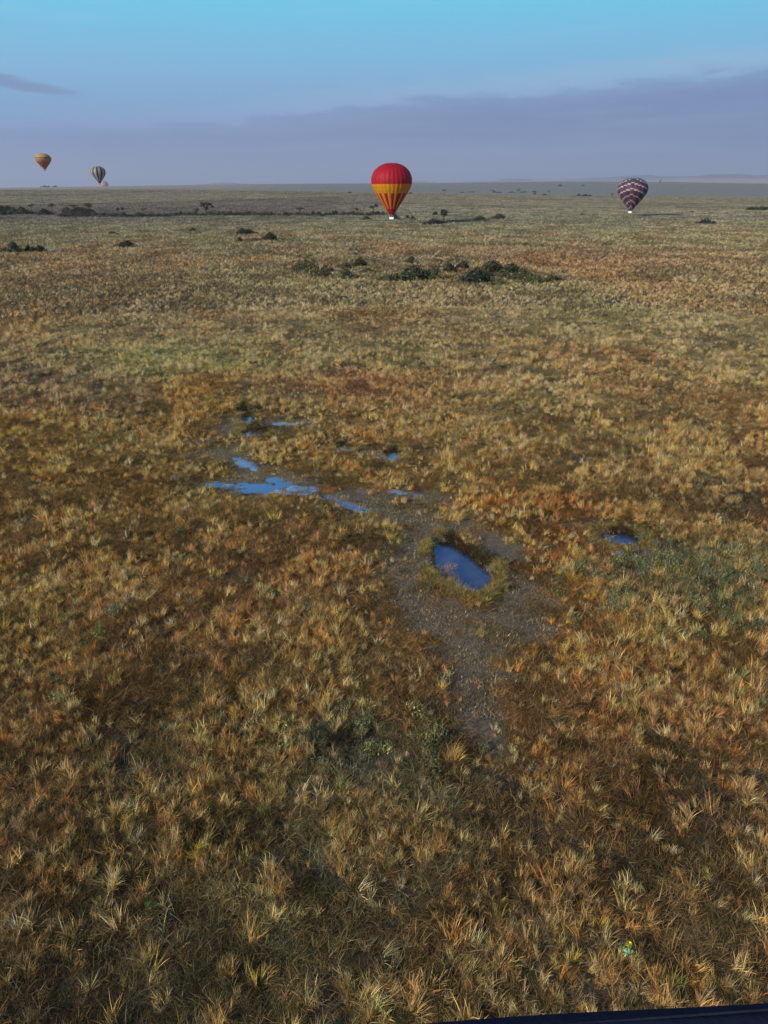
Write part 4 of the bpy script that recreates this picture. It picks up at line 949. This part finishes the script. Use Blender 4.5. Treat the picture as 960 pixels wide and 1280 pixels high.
balloon(122.7, 207.8, 228.4, 231.2, 16.8, 1120., 125.0, 20, p_str, [crm, slt], 'cream and dark blue vertically striped balloon just over the skyline', M_wick, slt)
pch = fabric('peach_nylon', (.72, .55, .40)); brn = fabric('brick_nylon', (.36, .12, .07))
def p_peach(gi, t): return ((gi + int(t * 9)) % 2)
balloon(131.5, 226.2, 241.0, 243.5, 9.5, 6900., 132.0, 18, p_peach, [pch, brn], 'peach and brick balloon half hidden by the skyline beside the striped one', M_wick, brn, turn=R(20))

# ------------------------------------------------------------------ the basket the picture is taken from
zr = CAM_H - .66
pa = at(560, 1283, zr); pb_ = at(960, 1256, zr)
dirx = (pb_ - pa).normalized(); inw = Vector((0, 0, 1)).cross(dirx); inw = -inw if inw.y > 0 else inw
rt = .045
broot = link('balloon_basket', None, None, pa + (pb_ - pa) * .5); tag(broot, 'dark navy padded edge of the viewer\'s own basket at the bottom right corner', 'balloon basket')
org_ = broot.location
def bp(u, v, z): return dirx * u + inw * (v + rt * .9 + .009) + Vector((0, 0, z - zr * 0))
hw, hd, cr = 1.25, .85, .16
ring = []
for cx, cyy, a0 in ((hw - cr, 2 * hd - cr, 0), (-hw + cr, 2 * hd - cr, 90), (-hw + cr, cr, 180), (hw - cr, cr, 270)):
    for i in range(7): t = R(a0 + 15 * i); ring.append((cx + math.cos(t) * cr, cyy + math.sin(t) * cr))
sh = .35
pts = [bp(u + sh, v, 0) for u, v in ring + ring[:1]]
fine = []
for a, b in zip(pts[:-1], pts[1:]):
    k = max(1, int((b - a).length / .05))
    fine += [a.lerp(b, i / k) for i in range(k)]
fine.append(pts[0])
V = []; Fc = []; tube(V, Fc, fine, [rt * (1 + .03 * math.sin(i * .7)) for i in range(len(fine))], 14)
link('padded_rim', mesh_np('padded_rim', V, np.array(Fc), [M_navy], smooth=True), broot)
V = []; Fc = []; tube(V, Fc, [q + Vector((0, 0, rt * .9)) + (q - bp(sh, hd, 0)).normalized() * rt * .45 for q in fine], [.0012] * len(fine), 6)
link('seam', mesh_np('seam', V, np.array(Fc), [M_navy], smooth=True), broot)
V = []; Fc = []
rows = 60; m = len(fine) - 1
for k in range(rows + 1):
    z = -.01 - k * 1.0 / rows
    for i in range(m):
        q = fine[i]; c_ = bp(sh, hd, 0); o_ = (q - c_).normalized(); b = .006 * (1 if (i + k) % 2 else -1)
        V.append(tuple(Vector((q.x, q.y, q.z)) + o_ * b + Vector((0, 0, z))))
for k in range(rows):
    for i in range(m): Fc.append((k * m + i, k * m + (i + 1) % m, (k + 1) * m + (i + 1) % m, (k + 1) * m + i))
link('wicker_wall', mesh_np('wicker_wall', V, np.array(Fc), [M_wick], smooth=True), broot)
V = [tuple(fine[i] + Vector((0, 0, -1.0))) for i in range(m)] + [tuple(bp(sh, hd, -1.0))]
link('basket_floor', mesh_np('basket_floor', V, np.array([(i, (i + 1) % m, m) for i in range(m)]), [M_wick]), broot)

# ------------------------------------------------------------------ haze
bpy.ops.mesh.primitive_cube_add(size=1, location=(0, 0, 0))
hz = bpy.context.object; hz.name = 'haze'; hz['kind'] = 'stuff'; hz['label'] = 'pale morning haze over the plain'
zb_, zt_ = -262.0, 900.0
hz.scale = (130000, 130000, zt_ - zb_); hz.location = (0, 0, (zt_ + zb_) / 2)
hm = bpy.data.materials.new('haze'); hm.use_nodes = True; hm.node_tree.nodes.clear()
pv = hm.node_tree.nodes.new('ShaderNodeVolumePrincipled'); pv.inputs['Color'].default_value = (.63, .70, .92, 1); pv.inputs['Density'].default_value = 6e-5; pv.inputs['Anisotropy'].default_value = .1
oo = hm.node_tree.nodes.new('ShaderNodeOutputMaterial'); hm.node_tree.links.new(pv.outputs[0], oo.inputs['Volume'])
hz.data.materials.append(hm)
